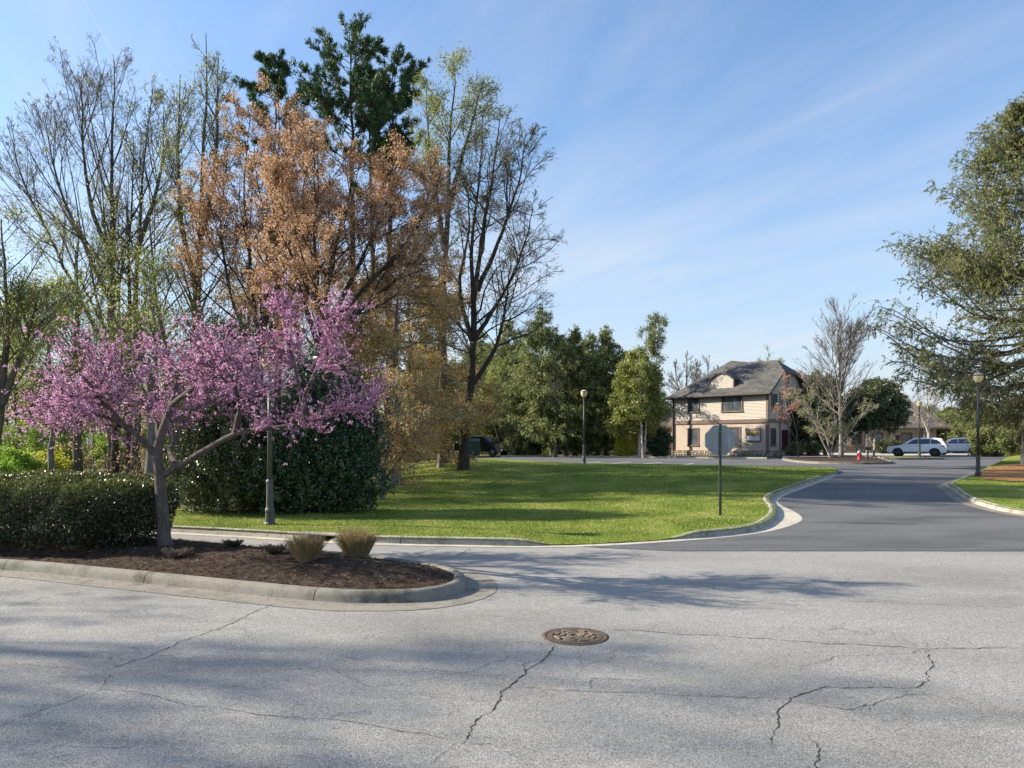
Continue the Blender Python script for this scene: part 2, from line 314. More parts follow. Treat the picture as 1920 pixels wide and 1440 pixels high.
old_far = crom(lawn_front[:7], 0.5)
old_poly = np.vstack([[(-60, -14), (60, -14), (60, 13.2), (2.9, 13.2), (0.9, 13.9)], old_far[::-1][1:]+np.array([0, .06]), [(-60, 33)]])
road_old = sheet('road', old_poly, 1.2, lambda x, y: zr(x, y), m_old)
tip_fr = crom(lawn_front[6:]+lawn_tip+lawn_back, 0.5)
right_k = [(70, 88), (39, 55), (25.5, 37.8), (20.4, 31.6), (17.3, 28.1), (16.1, 26.6), (15.6, 25.4), (14.6, 23.3), (13.85, 21.1), (13.7, 19.2), (14.6, 17.6), (17.5, 16.6), (24, 16.0), (60, 16.0)]
right_c = crom(right_k, 0.5)
dark_poly = np.vstack([[(2.92, 13.2), (60, 13.2)], right_c[::-1], [(70, 110), (36, 92), (34, 69), (26, 66.4), (20.3, 57.3), (13, 60.7), (10.2, 62.6), (3.6, 65), (-1, 65), (-3.5, 60), (-2.2, 53)], tip_fr[::-1][:-1]+np.array([0, .03]), [(.92, 13.96)]])
road_new = sheet('side_road', dark_poly, 1.4, lambda x, y: zr(x, y)+0.004, m_new)
random.seed(77); jm = MB(); xs_ = [2.95+.12*i for i in range(474)]; lo_ = 13.19; 
for i, x in enumerate(xs_):
    lo_ += random.gauss(0, .003)+(13.19-lo_)*.15; jm.v += [(x, lo_-random.uniform(.0, .016), .0052), (x, 13.205+random.uniform(0, .012), .0068)]
jm.f = [(2*i, 2*i+2, 2*i+3, 2*i+1) for i in range(len(xs_)-1)]; jm.build('asphalt_joint', m_crack, road_new)

def zright(x, y): return zr(x, y)+0.13+0.25*ss((np.asarray(x)-18)/14)*ss((np.asarray(y)-20)/12)
right_poly = np.vstack([right_c, [(70, 16)]])
lawn_r = sheet('right_lawn', right_poly, 0.9, zright, m_grass_base)
bed_poly = crom([(19.4, 29.9), (18.9, 27.4), (24, 26.4), (32, 27.5), (34, 35), (27, 36.4), (23, 34.2)], 0.6, True)
sheet('pine_straw_bed', bed_poly, 0.8, lambda x, y: zright(x, y)+0.03, m_straw)
# beds across the lot
far_bed = [(20.3, 57.5), (13, 60.9), (10.2, 62.8), (3.6, 65.2), (-1, 65.2), (-2, 70), (14, 84), (26, 84), (33, 69.2), (26, 66.6)]
sheet('mulch_bed', far_bed, 2, lambda x, y: zr(x, y)+0.05, m_litter)
strip = [(-1, 65.3), (3.6, 65.3), (10.2, 62.9), (10.6, 63.8), (3.6, 66.6), (-1, 66.8)]
sheet('verge', strip, 1, lambda x, y: zr(x, y)+0.09, plain('dry_grass', (0.42, 0.36, 0.17), .9, .2, 1.5))
isl_c = crom([(19.5, 50.8), (18.8, 45.6), (20.6, 43.8), (22.8, 43.9), (24.3, 46), (28.2, 55), (30.6, 62), (30.2, 66), (27, 65.5), (21.5, 57)], 0.7, True)
sheet('tree_island', isl_c, 1.5, lambda x, y: zr(x, y)+0.12, m_mulch)
isl2_c = crom([(29.2, 55.5), (33, 56), (34.4, 57.3), (33.8, 59.3), (31.5, 61.5), (30.6, 60)], 0.7, True)
sheet('lamp_island', isl2_c, 1.5, lambda x, y: zr(x, y)+0.12, m_grass_base)
drive = sheet('driveway', [(31.5, 68.5), (47, 74), (60, 90), (38, 92), (33, 80)], 2, lambda x, y: zr(x, y)+0.012, plain('driveway_concrete', (.42, .4, .36), .85, .1, 2))  # pale colour stands in for sunlight on the asphalt of the drive
sheet('far_straw_bed', [(33, 80.5), (38, 92.5), (60, 90.5), (70, 120), (30, 120), (28, 84)], 3, lambda x, y: zr(x, y)+0.03, m_straw)
sheet('sidewalk', [(22.0, 58.6), (27.4, 61.4), (27.4, 63.2), (23.5, 62.4)], 2, lambda x, y: zr(x, y)+0.13, plain('walk_concrete', (.55, .52, .46), .85, .1, 2))

# kerbs, poured in sections
KP = [(0.03, -0.06), (0.0, 0.03), (-0.012, 0.085), (-0.035, 0.12), (-0.07, 0.142), (-0.11, 0.148), (-0.15, 0.142), (-0.18, 0.12), (-0.185, -0.06)]
def kerb(name, label, curve, zf, mat, seg=3.05, height=lambda s, p: 1.0, closed=False, skip=None, lip=1.0):
    root = bpy.data.objects.new(name, None); C.objects.link(root); root['kind'] = 'structure'; root['label'] = label
    c = np.asarray(curve)
    if closed: c = np.vstack([c, c[:1]])
    d = np.r_[0, np.cumsum(np.hypot(*np.diff(c, axis=0).T))]; T = d[-1]; n = max(1, round(T/seg)); seg = T/n
    for i in range(n):
        s = np.linspace(i*seg+0.007, (i+1)*seg-0.007, max(3, int(seg/0.16)))
        if skip and skip(np.interp(s.mean(), d, c[:, 0]), np.interp(s.mean(), d, c[:, 1])): continue
        P = np.c_[np.interp(s, d, c[:, 0]), np.interp(s, d, c[:, 1])]
        e = 0.05; Q1 = np.c_[np.interp(np.clip(s+e, 0, T), d, c[:, 0]), np.interp(np.clip(s+e, 0, T), d, c[:, 1])]; Q0 = np.c_[np.interp(np.clip(s-e, 0, T), d, c[:, 0]), np.interp(np.clip(s-e, 0, T), d, c[:, 1])]
        t = unit(Q1-Q0); nrm = np.c_[t[:, 1], -t[:, 0]]; V = []; K = len(KP)
        tilt = random.uniform(-.004, .004)
        for j in range(len(s)):
            h = height(s[j], P[j]); z0 = float(zf(*P[j]))
            for u, z in KP:
                q = P[j]+nrm[j]*u*lip
                V.append((q[0], q[1], z0+(z*h if z > 0 else z)+tilt*(z > 0)))
        Fc = [(j*K+k, j*K+k+1, (j+1)*K+k+1, (j+1)*K+k) for j in range(len(s)-1) for k in range(K-1)]
        nb_ = len(V); V += V[:K]+V[(len(s)-1)*K:len(s)*K]; Fc += [tuple(nb_+k for k in range(K-1, -1, -1)), tuple(nb_+K+k for k in range(K))]
        me = bpy.data.meshes.new('kerb_segment'); me.from_pydata(V, [], Fc); me.update(); o = link('kerb_segment', me, mat, root)
        me.polygons.foreach_set('use_smooth', [len(p.vertices) == 4 for p in me.polygons])
    return root
def ribbon(name, curve, a, b, zf, dz, mat, closed=False, parent=None, taper=None):
    c = np.asarray(curve); c = np.vstack([c, c[:1]]) if closed else c
    t = unit(np.gradient(c, axis=0)); nrm = np.c_[t[:, 1], -t[:, 0]]
    wv = np.ones(len(c)) if taper is None else np.array([taper(p) for p in c])
    rows = [c+nrm*(a+(b-a)*k/3*wv)[:, None] for k in range(4)]
    V = np.vstack([np.c_[r, zf(r[:, 0], r[:, 1])+dz] for r in rows]); n = len(c); f = []
    for k in range(3): f += [(k*n+i, (k+1)*n+i, (k+1)*n+i+1, k*n+i+1) for i in range(n-1)]
    return tag(fast(name, V, np.array(f), mat, parent, True), kind=None if parent else 'structure')
random.seed(5)
DRX = (-4.12, -3.53)
def drop(s, p):
    x, y = p
    if y > 30: return 0.8
    if DRX[0]+.03 < x < DRX[1]-.03: return 0.03
    k = ss((abs(x-2.0)-1.1)/0.9) if y < 16 else 1.0
    return 0.12+0.88*float(k)
zr_ = lambda x, y: zr(x, y)
inlet_x = (-4.25, -3.62)
lk = kerb('lawn_kerb', 'pale concrete kerb curving round the green lawn', front_c, zr_, m_conc, height=drop, skip=None)
ribbon('gutter', crom(lawn_front, 0.35), 0.0, 0.33, zr_, 0.007, m_gut, taper=lambda p: 0.7+1.3*math.exp(-((p[0]-6.9)/1.5)**2-((p[1]-18.6)/2.6)**2) if p[1] < 26 else 0.7)
kerb('right_kerb', 'pale concrete kerb round the lawn on the right', right_c, zr_, m_conc)
ribbon('right_gutter', right_c, 0.0, 0.35, zr_, 0.007, m_gut_d)
kerb('tree_island_kerb', 'low kerb round the far mulched tree island', isl_c, zr_, m_conc_d, closed=True)
kerb('lamp_island_kerb', 'low kerb round the small far lamp island', isl2_c, zr_, m_conc_d, closed=True)
edge = crom([(20.3, 57.3), (13, 60.7), (10.2, 62.6), (3.6, 65), (-1, 65)][::-1], 0.8)
kerb('far_kerb', 'kerb along the far side of the parking lot', edge[::-1], zr_, m_conc)

# planted island in front
isl = [(-22, 15.3), (-14, 12.75), (-8.3, 11.35), (-5.5, 10.3), (-2.6, 9.1), (-1.72, 8.93), (-1.1, 9.02), (-.72, 9.4), (-.62, 9.95), (-.85, 10.75), (-1.8, 11.6), (-3.5, 12.6), (-5.8, 13.75), (-9, 15.0), (-14, 16.6), (-22, 19.4)]
isl1_c = crom(isl, 0.2)
kerb('island_kerb', 'stained rounded concrete kerb of the near planting island', isl1_c, zr_, m_conc_d, seg=2.95)
ribbon('island_gutter', isl1_c, 0.0, 0.42, zr_, 0.006, m_gut_d)
def off(c, d):
    t = unit(np.gradient(c, axis=0)); return c-np.c_[t[:, 1], -t[:, 0]]*d
isl_in = off(isl1_c, 0.10)
def zisl(x, y):
    x = np.asarray(x, float); y = np.asarray(y, float)
    d = np.min(np.hypot(x[..., None]-isl1_c[::2, 0], y[..., None]-isl1_c[::2, 1]), -1)
    return 0.115+0.15*ss((d-.1)/1.1)+0.018*np.sin(x*5.1+y*2)*np.sin(y*4.3)
sheet('island_mulch', isl_in, 0.16, zisl, m_mulch)

rng = np.random.default_rng(11)
def leafquads(c, a, b):
    n = len(c); V = np.empty((n, 4, 3)); V[:, 0] = c; V[:, 1] = c+a*.5+b*.5; V[:, 2] = c+a; V[:, 3] = c+a*.5-b*.5
    return V.reshape(-1, 3), np.arange(4*n).reshape(n, 4)
def rdir(n, rg, zlo=-1, zhi=1):
    z = rg.uniform(zlo, zhi, n); p = rg.uniform(0, 2*np.pi, n); s = np.sqrt(np.maximum(0, 1-z*z)); return np.c_[s*np.cos(p), s*np.sin(p), z]
# mulch chips
n = 46000; cx = rng.uniform(-13, -.7, n); cy = rng.uniform(8.9, 16.2, n); k = inside(off(isl1_c, .16), cx, cy); cx = cx[k]; cy = cy[k]; n = len(cx)
c = np.c_[cx, cy, zisl(cx, cy)+rng.uniform(-.004, .012, n)]; a = rdir(n, rng, -.25, .45)*rng.uniform(.015, .06, n)[:, None]*np.where(rng.random(n) < .03, 2.2, 1)[:, None]; b = unit(np.cross(a, rdir(n, rng)))*rng.uniform(.006, .018, n)[:, None]
V, f = leafquads(c, a, b); tag(fast('mulch_chips', V, f, m_chip, tint=rng.beta(1.6, 2.6, n)), kind='stuff')

# grit, bark and blown leaves lying along the gutters and scattered over the road
n = 5200; i = rng.integers(0, len(isl1_c), n); t_ = unit(np.gradient(isl1_c, axis=0)); d_ = np.abs(rng.normal(0, .16, n))+.01; x = isl1_c[i, 0]+t_[i, 1]*d_+rng.normal(0, .06, n); y = isl1_c[i, 1]-t_[i, 0]*d_+rng.normal(0, .06, n)
k = ~inside(isl1_c, x, y); x = x[k]; y = y[k]; m_ = 1500; x = np.r_[x, rng.uniform(-9, 9, m_)]; y = np.r_[y, rng.uniform(3.6, 13.0, m_)]; k = ~inside(isl1_c, x, y); x = x[k]; y = y[k]; n = len(x)
c = np.c_[x, y, zr(x, y)+.008]; a = rdir(n, rng, -.1, .3)*rng.uniform(.006, .026, n)[:, None]; b = unit(np.cross(a, rdir(n, rng, .6, 1)))*rng.uniform(.004, .012, n)[:, None]
V, f = leafquads(c, a, b); tag(fast('road_debris', V, f, m_chip, tint=rng.beta(2.2, 1.8, n)), kind='stuff')
# grass blades
def blades(name, poly, zf, y0, y1, n, x0, x1, base_h=.038, seed=3):
    rg = np.random.default_rng(seed); u = rg.random(n); Y = y0*(y1/y0)**u; X = rg.uniform(x0, x1, n)
    k = inside(poly, X, Y) & (np.abs(X/Y) < .8); X = X[k]; Y = Y[k]; n = len(X); s = 0.75+0.25*Y/15
    h = base_h*rg.uniform(.5, 1.3, n)*np.minimum(s, 1.3); wd = .011*s
    base = np.c_[X, Y, zf(X, Y)-.01]; tilt = rdir(n, rg, 0.0, .2)*rg.uniform(.1, .75, n)[:, None]
    up = unit(np.array([0, 0, 1.])+tilt); side = unit(np.cross(up, rdir(n, rg)))*wd[:, None]
    V = np.empty((n, 3, 3)); V[:, 0] = base-side; V[:, 1] = base+side; V[:, 2] = base+up*h[:, None]
    pn = 0.5+0.25*np.sin(X*1.7+Y*.6)+0.2*np.sin(X*.6-Y*1.9+2)
    return tag(fast(name, V.reshape(-1, 3), np.arange(3*n).reshape(n, 3), m_blade, tint=np.clip(rg.normal(.42, .2, n)+(pn-.5)*.3+.22*np.exp(-((X+2)/5)**2-((Y-38)/7)**2), 0, 1)), kind='stuff')
g1 = lawn_poly.copy()
blades('lawn_grass', g1, zlawn, 13.7, 44, 520000, -14, 16)
def zr2(x, y): return zright(x, y)
bedm = bed_poly
rgx = np.vstack([right_c[::-1], [(70, 88)]])
blades('right_lawn_grass', right_poly, zr2, 16.2, 40, 110000, 13, 32, seed=8)

# cracks in the old asphalt
m = MB(); random.seed(21)
def crack(pts, wd):
    g = [Vector((*gp(x, y), 0)) for x, y in pts]; q = [g[0]]
    for i in range(len(g)-1):
        d = g[i+1]-g[i]; k = max(2, int(d.length/0.03)); nrm = Vector((-d.y, d.x, 0)).normalized(); w_ = 0
        for j in range(1, k+1):
            w_ = 0.86*w_+random.gauss(0, .009); q.append(g[i]+d*(j/k)+nrm*(w_ if j < k else 0))
    b = len(m.v)
    for i, p in enumerate(q):
        d = (q[min(i+1, len(q)-1)]-q[max(i-1, 0)]).normalized(); nrm = Vector((-d.y, d.x, 0))
        e = min(1, min(i, len(q)-1-i)/6+.15); ww = wd*random.uniform(.15, 1.05)*e*.42; z = float(zr(p.x, p.y))+.003
        m.v += [(p.x+nrm.x*ww, p.y+nrm.y*ww, z), (p.x-nrm.x*ww, p.y-nrm.y*ww, z)]
    m.f += [(b+2*i, b+2*i+1, b+2*i+3, b+2*i+2) for i in range(len(q)-1)]
for pts, wd in [
    ([(1040, 1208), (1022, 1235), (985, 1256), (950, 1290), (928, 1328), (885, 1368), (865, 1396)], .021),
    ([(1132, 1180), (1250, 1187), (1450, 1199), (1600, 1208), (1740, 1218), (1920, 1217)], .017),
    ([(1740, 1218), (1748, 1250), (1742, 1276), (1705, 1290), (1545, 1289), (1482, 1312), (1457, 1335), (1450, 1372), (1440, 1400)], .016),
    ([(1483, 1311), (1330, 1307), (1240, 1302), (1100, 1297), (960, 1290)], .010),
    ([(1100, 1297), (1110, 1272), (1240, 1275)], .010), ([(960, 1290), (900, 1280)], .008),
    ([(512, 1133), (425, 1172), (330, 1208), (250, 1240), (185, 1262)], .017),
    ([(0, 1140), (70, 1124), (185, 1104)], .013), ([(0, 1362), (70, 1335), (190, 1292), (262, 1300), (372, 1325), (480, 1340), (650, 1352), (865, 1392)], .010),
    ([(1512, 1378), (1532, 1420), (1545, 1470)], .016), ([(1485, 1312), (1590, 1331), (1700, 1302), (1745, 1300)], .010),
    ([(190, 1292), (210, 1262), (262, 1258)], .008), ([(0, 1240), (90, 1250), (170, 1258)], .007), ([(640, 1225), (706, 1248)], .009),
    ([(590, 1362), (640, 1340), (700, 1330)], .007), ([(865, 1392), (800, 1440)], .008), ([(865, 1392), (930, 1400), (1010, 1440)], .007),
    ([(705, 1250), (880, 1262), (960, 1230), (1000, 1236)], .007), ([(1490, 1254), (1560, 1232), (1650, 1228), (1742, 1219)], .009),
    ([(760, 1045), (800, 1032), (830, 1028)], .02), ([(815, 1052), (860, 1040), (885, 1027)], .02), ([(1290, 1110), (1420, 1125), (1640, 1128), (1920, 1141)], .012),
    ([(1560, 1100), (1600, 1082), (1920, 1090)], .009), ([(1570, 1095), (1620, 1120)], .007), ([(885, 1150), (1010, 1165), (1100, 1172)], .008),
    ([(1180, 1028), (1210, 1050)], .01), ([(420, 1265), (620, 1250), (700, 1290), (860, 1265)], .006), ([(1870, 1330), (1920, 1345)], .012),
    ([(1080, 1300), (1090, 1260), (1090, 1230)], .006), ([(0, 1420), (120, 1400), (260, 1405)], .007)]:
    crack(pts, wd)
base_pts = [((512, 1133), (185, 1262)), ((1040, 1208), (865, 1396)), ((1132, 1180), (1920, 1217)), ((1705, 1290), (1457, 1335)), ((190, 1292), (865, 1392)), ((1483, 1311), (960, 1290))]
for (xa, ya), (xb, yb) in base_pts:          # short side spurs
    for _ in range(7):
        t = random.random(); x = xa+(xb-xa)*t; y = ya+(yb-ya)*t; a_ = random.uniform(0, 6.28); l_ = random.uniform(25, 110)
        crack([(x, y), (x+l_*.6*math.cos(a_), y+l_*.22*math.sin(a_)), (x+l_*math.cos(a_+.5), y+l_*.35*math.sin(a_+.5))], .006)
m.build('crack', m_crack, road_old)
# parking stripes
m = MB()
for (x0, y0, x1, y1) in [(1180, 872.5, 1240, 867.5), (1252, 875, 1300, 869.5), (1330, 878, 1370, 874.2), (1128, 871.5, 1180, 866.5), (1080, 870, 1128, 866)]:
    p, q = gp(x0, y0), gp(x1, y1); d = Vector((q[0]-p[0], q[1]-p[1])).normalized()*0.09; nx_, ny_ = -d.y, d.x
    m.add([(p[0]+nx_, p[1]+ny_, float(zr(*p))+.014), (p[0]-nx_, p[1]-ny_, float(zr(*p))+.014), (q[0]-nx_, q[1]-ny_, float(zr(*q))+.014), (q[0]+nx_, q[1]+ny_, float(zr(*q))+.014)], [(0, 1, 2, 3)])
m.build('parking_line', m_paint, road_new)

# ================================================================== street objects
m_iron = plain('rusty_cast_iron', (0.12, 0.088, 0.062), 0.75, 0.25, 14, 0.5, 60, metal=0.25)
m_ironr = plain('worn_iron_faces', (0.17, 0.135, 0.095), 0.7, 0.25, 20, 0.4, 60, metal=0.2)
m_pole = plain('dark_pole_paint', (0.045, 0.047, 0.042), 0.5, 0.2, 5, 0.2, 60)
m_polev = plain('grey_green_pole_paint', (0.06, 0.068, 0.06), 0.5, 0.15, 5, 0.2, 60)
m_glassy = plain('amber_lantern_glass', (0.75, 0.60, 0.34), 0.25, 0.06, 3)
m_glasst = plain('lantern_cap_glass', (0.66, 0.56, 0.38), 0.3, 0.06, 3)
m_galv = plain('galvanised_sign_back', (0.26, 0.29, 0.31), 0.5, 0.16, 1.5, metal=0.35, stretch=(9, 9, 0.6))
m_post = plain('green_post_paint', (0.05, 0.06, 0.04), 0.6, 0.2, 5)
m_red = plain('red_paint', (0.50, 0.03, 0.022), 0.45, 0.12, 5)
m_white = plain('white_paint', (0.75, 0.75, 0.72), 0.5, 0.06, 5)
m_black = plain('black_rubber', (0.02, 0.02, 0.02), 0.8, 0.2, 5)
m_void = plain('drain_wet_iron', (0.015, 0.014, 0.012), 0.95, 0.2, 5)  # near-black colour stands in for the shade inside the drain throat

# manhole
mx, my = gp(1078, 1193); mh = thing('manhole_cover', 'round rusty cast iron manhole cover with raised pattern in the cracked grey road', 'manhole cover', (mx, my, 0))
MB().lathe([(0.350, -.02), (0.347, .003), (0.325, .008), (0.300, .008), (0.292, .004), (0.292, -.02)], n=48, cap=False).build('frame', m_iron, mh, True)
MB().lathe([(0.0, .003), (0.287, .003), (0.287, -.02)], n=48, cap=False).build('lid', m_iron, mh)
m = MB().lathe([(0.287, .0035), (.287, .0095), (.235, .010), (.228, .0035)], n=48, cap=False).build('rim_ring', m_iron, mh)
def arcblock(r0, r1, a0, a1, z0, z1, n=4):
    m = MB(); v = []
    for k in range(n+1):
        t = a0+(a1-a0)*k/n
        for r, z in ((r0, z0), (r1, z0), (r1-.004, z1), (r0+.004, z1)): v.append((r*math.cos(t), r*math.sin(t), z))
    f = [(4*k+j, 4*k+(j+1) % 4, 4*k+4+(j+1) % 4, 4*k+4+j) for k in range(n) for j in range(4)]+[(3, 2, 1, 0), (4*n, 4*n+1, 4*n+2, 4*n+3)]
    return m.add(v, f)
for (r0, r1, nb, ph) in ((.172, .218, 8, .1), (.105, .155, 6, .4), (.045, .088, 1, 0)):
    for k in range(nb):
        a0 = ph+2*math.pi*k/nb; arcblock(r0, r1, a0, a0+2*math.pi/nb*(.72 if nb > 1 else .999), .0033, .017, 4 if nb > 1 else 20).build('raised_block', m_ironr, mh)

# kerb inlet: a cast frame in front of the kerb with a dark throat
fc_ = crom(lawn_front, .3); fy = lambda x: float(np.interp(x, fc_[:, 0], fc_[:, 1]))
ia, ib = (DRX[0], fy(DRX[0])), (DRX[1], fy(DRX[1])); d = Vector((ib[0]-ia[0], ib[1]-ia[1])); ang = math.atan2(d.y, d.x)
inl = thing('storm_drain', 'dark slotted storm drain opening in the kerb behind the grass clumps', 'storm drain', (ia[0], ia[1], 0), ang)
Ld = d.length
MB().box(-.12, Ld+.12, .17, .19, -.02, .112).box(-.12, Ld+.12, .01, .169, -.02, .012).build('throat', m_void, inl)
MB().box(-.26, Ld+.26, -.010, .21, .116, .156).build('hood', m_conc, inl, bevel=.012)
MB().box(-.24, .0, -.008, .12, .0, .115).build('side_block', m_conc, inl, bevel=.006)
MB().box(Ld, Ld+.24, -.008, .12, .0, .115).build('side_block', m_conc, inl, bevel=.006)
MB().box(Ld/2-.006, Ld/2+.006, .02, .032, .013, .115).build('bar', m_iron, inl)

# stop sign seen from behind
sx, sy = atx(1350, 18.2), 18.2; sz = float(zlawn(sx, sy))
ss_ = thing('stop_sign', 'grey metal back of an octagonal stop sign on a thin post in the lawn', 'stop sign', (sx, sy, sz))
pz = atz(797, sy)-sz
MB().box(-.032, .032, -.035, -.022, -.1, pz+.02).box(-.032, -.022, -.0219, .0, -.1, pz+.02).box(.022, .032, -.0219, .0, -.1, pz+.02).build('post', m_post, ss_)
rr = .381/math.cos(R(22.5)); cz = atz(825.5, sy)-sz
oc = [(rr*math.cos(R(22.5+45*k)), cz+rr*math.sin(R(22.5+45*k))) for k in range(8)]
MB().prism(oc, .004, .008).build('sign_plate', m_galv, ss_, bevel=.001)
MB().prism([(x*.975, cz+(z-cz)*.975) for x, z in oc], .0085, .0095).build('sign_border', m_white, ss_)
MB().prism([(x*.935, cz+(z-cz)*.935) for x, z in oc], .0098, .0104).build('sign_face', m_red, ss_)
MB().box(-.30, .30, -.021, .0039, cz+.20, cz+.235).build('bracket', m_galv, ss_); MB().box(-.30, .30, -.021, .0039, cz-.235, cz-.20).build('bracket', m_galv, ss_)
for z in (.22, -.22): MB().tube((0, -.036, cz+z), (0, -.044, cz+z), .012, n=6).build('bolt', m_galv, ss_)
def text(body, name, mat, parent, loc, rot, size, ext=.002, align='CENTER'):
    cu = bpy.data.curves.new(name, 'FONT'); cu.body = body; cu.size = size; cu.extrude = ext; cu.align_x = align; cu.align_y = 'CENTER'; cu.resolution_u = 3
    o = bpy.data.objects.new(name, cu); C.objects.link(o); dg = bpy.context.evaluated_depsgraph_get(); me = bpy.data.meshes.new_from_object(o.evaluated_get(dg)); bpy.data.objects.remove(o); bpy.data.curves.remove(cu)
    o = link(name, me, mat, parent); o.location = loc; o.rotation_euler = rot; return o
text('STOP', 'lettering', m_white, ss_, (0, .0125, cz), (R(90), 0, R(180)), .33)

# lamp posts
def lamp(px, Y, ztop_py, base_z, label, mat, low=False):
    x = atx(px, Y); H = atz(ztop_py, Y)-base_z
    t = thing('lamp_post', label, 'street lamp', (x, Y, base_z), group='lamp posts with amber urn lanterns')
    MB().lathe([(.13, -.1), (.13, .05), (.11, .09), (.10, .30), (.108, .32), (.108, .36), (.085, .42), (.075, .95), (.085, .97), (.085, 1.02), (.062, 1.06)], n=12).build('base', mat, t, bevel=.004)
    MB().lathe([(.062, 1.04), (.045, H-.58)], n=14).build('pole', mat, t, True)
    MB().lathe([(.05, H-.60), (.075, H-.57), (.075, H-.54), (.055, H-.52), (.06, H-.50), (.085, H-.475), (.085, H-.455), (.05, H-.44)], n=16).build('collar', mat, t)
    MB().lathe([(.07, H-.445), (.10, H-.42), (.155, H-.33), (.185, H-.22), (.19, H-.165)], n=20).build('lantern_glass', m_glassy, t, True)
    MB().lathe([(.192, H-.170), (.205, H-.165), (.205, H-.135), (.19, H-.128)], n=20, cap=False).build('band', mat, t)
    MB().lathe([(.19, H-.135), (.165, H-.09), (.09, H-.045), (.03, H-.03)], n=20).build('lantern_cap', m_glasst, t, True)
    MB().lathe([(.028, H-.035), (.035, H-.02), (.02, H-.008), (.004, H)], n=10).build('finial', mat, t)
    return t
Y = 16.5; lamp(506, Y, 660, float(zlawn(atx(506, Y), Y))-.02, 'nearest lamp post, dark pole rising beside the evergreen into the pink blossom', m_polev)
Y = 29.4; lamp(1834, Y, 697, float(zright(atx(1834, Y), Y))-.02-.17, 'lamp post on the right hand lawn in front of the spruce', m_pole)
Y = 40.6; lamp(1095, Y, 730, float(zlawn(atx(1095, Y), Y)), 'lamp post at the back edge of the lawn before the conifers', m_pole)
Y = 57.6; lamp(1724, Y, 752, float(zr(atx(1724, Y), Y))+.1, 'farthest lamp post in front of the white cars', m_pole)

# hydrant and small post sign on the tree island
hx, hy = atx(1611, 50), 50
hy_ = thing('fire_hydrant', 'red fire hydrant with silver cap on the mulched island', 'fire hydrant', (hx, hy, float(zr(hx, hy))+.11)); hs = 1.0
MB().lathe([(.16, 0), (.16, .04), (.10, .05), (.10, .42), (.13, .43), (.13, .47)], n=14).build('barrel', m_red, hy_, True)
MB().lathe([(.14, .47), (.14, .5), (.12, .58), (.06, .65), (.03, .66), (.03, .72), (.01, .73)], n=14).build('bonnet', m_galv, hy_, True)
for s in (-1, 1): MB().tube((s*.08, 0, .36), (s*.19, 0, .36), .055, .055, 10).build('side_nozzle', m_galv, hy_)
MB().tube((0, -.08, .34), (0, -.20, .34), .075, .075, 10).build('front_nozzle', m_red, hy_)
px_x, px_y = atx(1627, 48), 48
ps = thing('post_sign', 'small dark sign post with a square plate beside the hydrant', 'sign', (px_x, px_y, float(zr(px_x, px_y))+.1))
MB().box(-.045, .045, -.045, .045, 0, .95).build('post', m_pole, ps, bevel=.01); MB().box(-.2, .2, -.062, -.046, .72, .93).build('plate', m_pole, ps, bevel=.005)

# ------------------------------------------------------------------ houses
m_stucco = plain('beige_stucco', (0.50, 0.42, 0.345), 0.9, 0.06, 3, 0.4, 90)
m_siding = plain('cream_clapboard', (0.51, 0.46, 0.385), 0.7, 0.06, 3, stretch=(1, 1, 5))
m_trim = plain('brown_trim', (0.17, 0.115, 0.085), 0.7, 0.12, 4)
m_fascia = plain('dark_fascia', (0.045, 0.038, 0.035), 0.6, 0.12, 4)
m_glass = plain('window_glass', (0.085, 0.10, 0.115), 0.06, 0.3, 1, spec=0.9)
m_door = plain('dark_red_door', (0.06, 0.02, 0.025), 0.4, 0.1, 4)
def shingles(name, c):
    m, n, B, NN, LL = M(name); t = nd(NN, 'ShaderNodeTexCoord'); mp = nd(NN, 'ShaderNodeMapping'); mp.inputs['Scale'].default_value = (1, 1, 1.6); LL.new(t.outputs['Object'], mp.inputs[0])
    a = nd(NN, 'ShaderNodeTexNoise', {'Scale': 1.1, 'Detail': 6, 'Roughness': .7}); LL.new(t.outputs['Object'], a.inputs['Vector'])
    v = nd(NN, 'ShaderNodeTexVoronoi', {'Scale': 3.6}); LL.new(mp.outputs[0], v.inputs['Vector'])
    c1 = ramp(NN, LL, a.outputs[0], [(.3, [x*.65 for x in c]), (.7, [x*1.45 for x in c])]); c2 = ramp(NN, LL, v.outputs['Color'], [(0, [.6]*3), (1, [1.35]*3)])
    mu = nd(NN, 'ShaderNodeMixRGB', blend_type='MULTIPLY'); mu.inputs[0].default_value = 1; LL.new(c1, mu.inputs[1]); LL.new(c2, mu.inputs[2]); LL.new(mu.outputs[0], B.inputs['Base Color']); B.inputs['Roughness'].default_value = .92
    bp = nd(NN, 'ShaderNodeBump', {'Strength': .5, 'Distance': .03}); LL.new(v.outputs['Distance'], bp.inputs['Height']); LL.new(bp.outputs[0], B.inputs['Normal']); return m
m_roof = shingles('grey_shingles', (0.082, 0.078, 0.072)); m_roof2 = shingles('brown_shingles', (0.12, 0.10, 0.085))
m_stone = [plain('fieldstone_'+n_, c_, 0.9, 0.15, 3, 0.5, 20) for n_, c_ in (('tan', (.40, .34, .26)), ('grey', (.30, .28, .25)), ('cream', (.52, .46, .37)), ('brown', (.24, .18, .13)))]
m_mortar = plain('mortar', (.17, .155, .13), .95, .1, 5)

hz0 = 0.65
H = thing('office_house', 'two storey beige and brown house with grey gambrel roof and arched dormer', 'house', (23.1, 65, hz0), math.atan2(-.69, .72))
E_ = 6.12; BAND0, BAND1 = 3.13, 3.47; W, D = 9.8, 8.4; RZ = 9.2
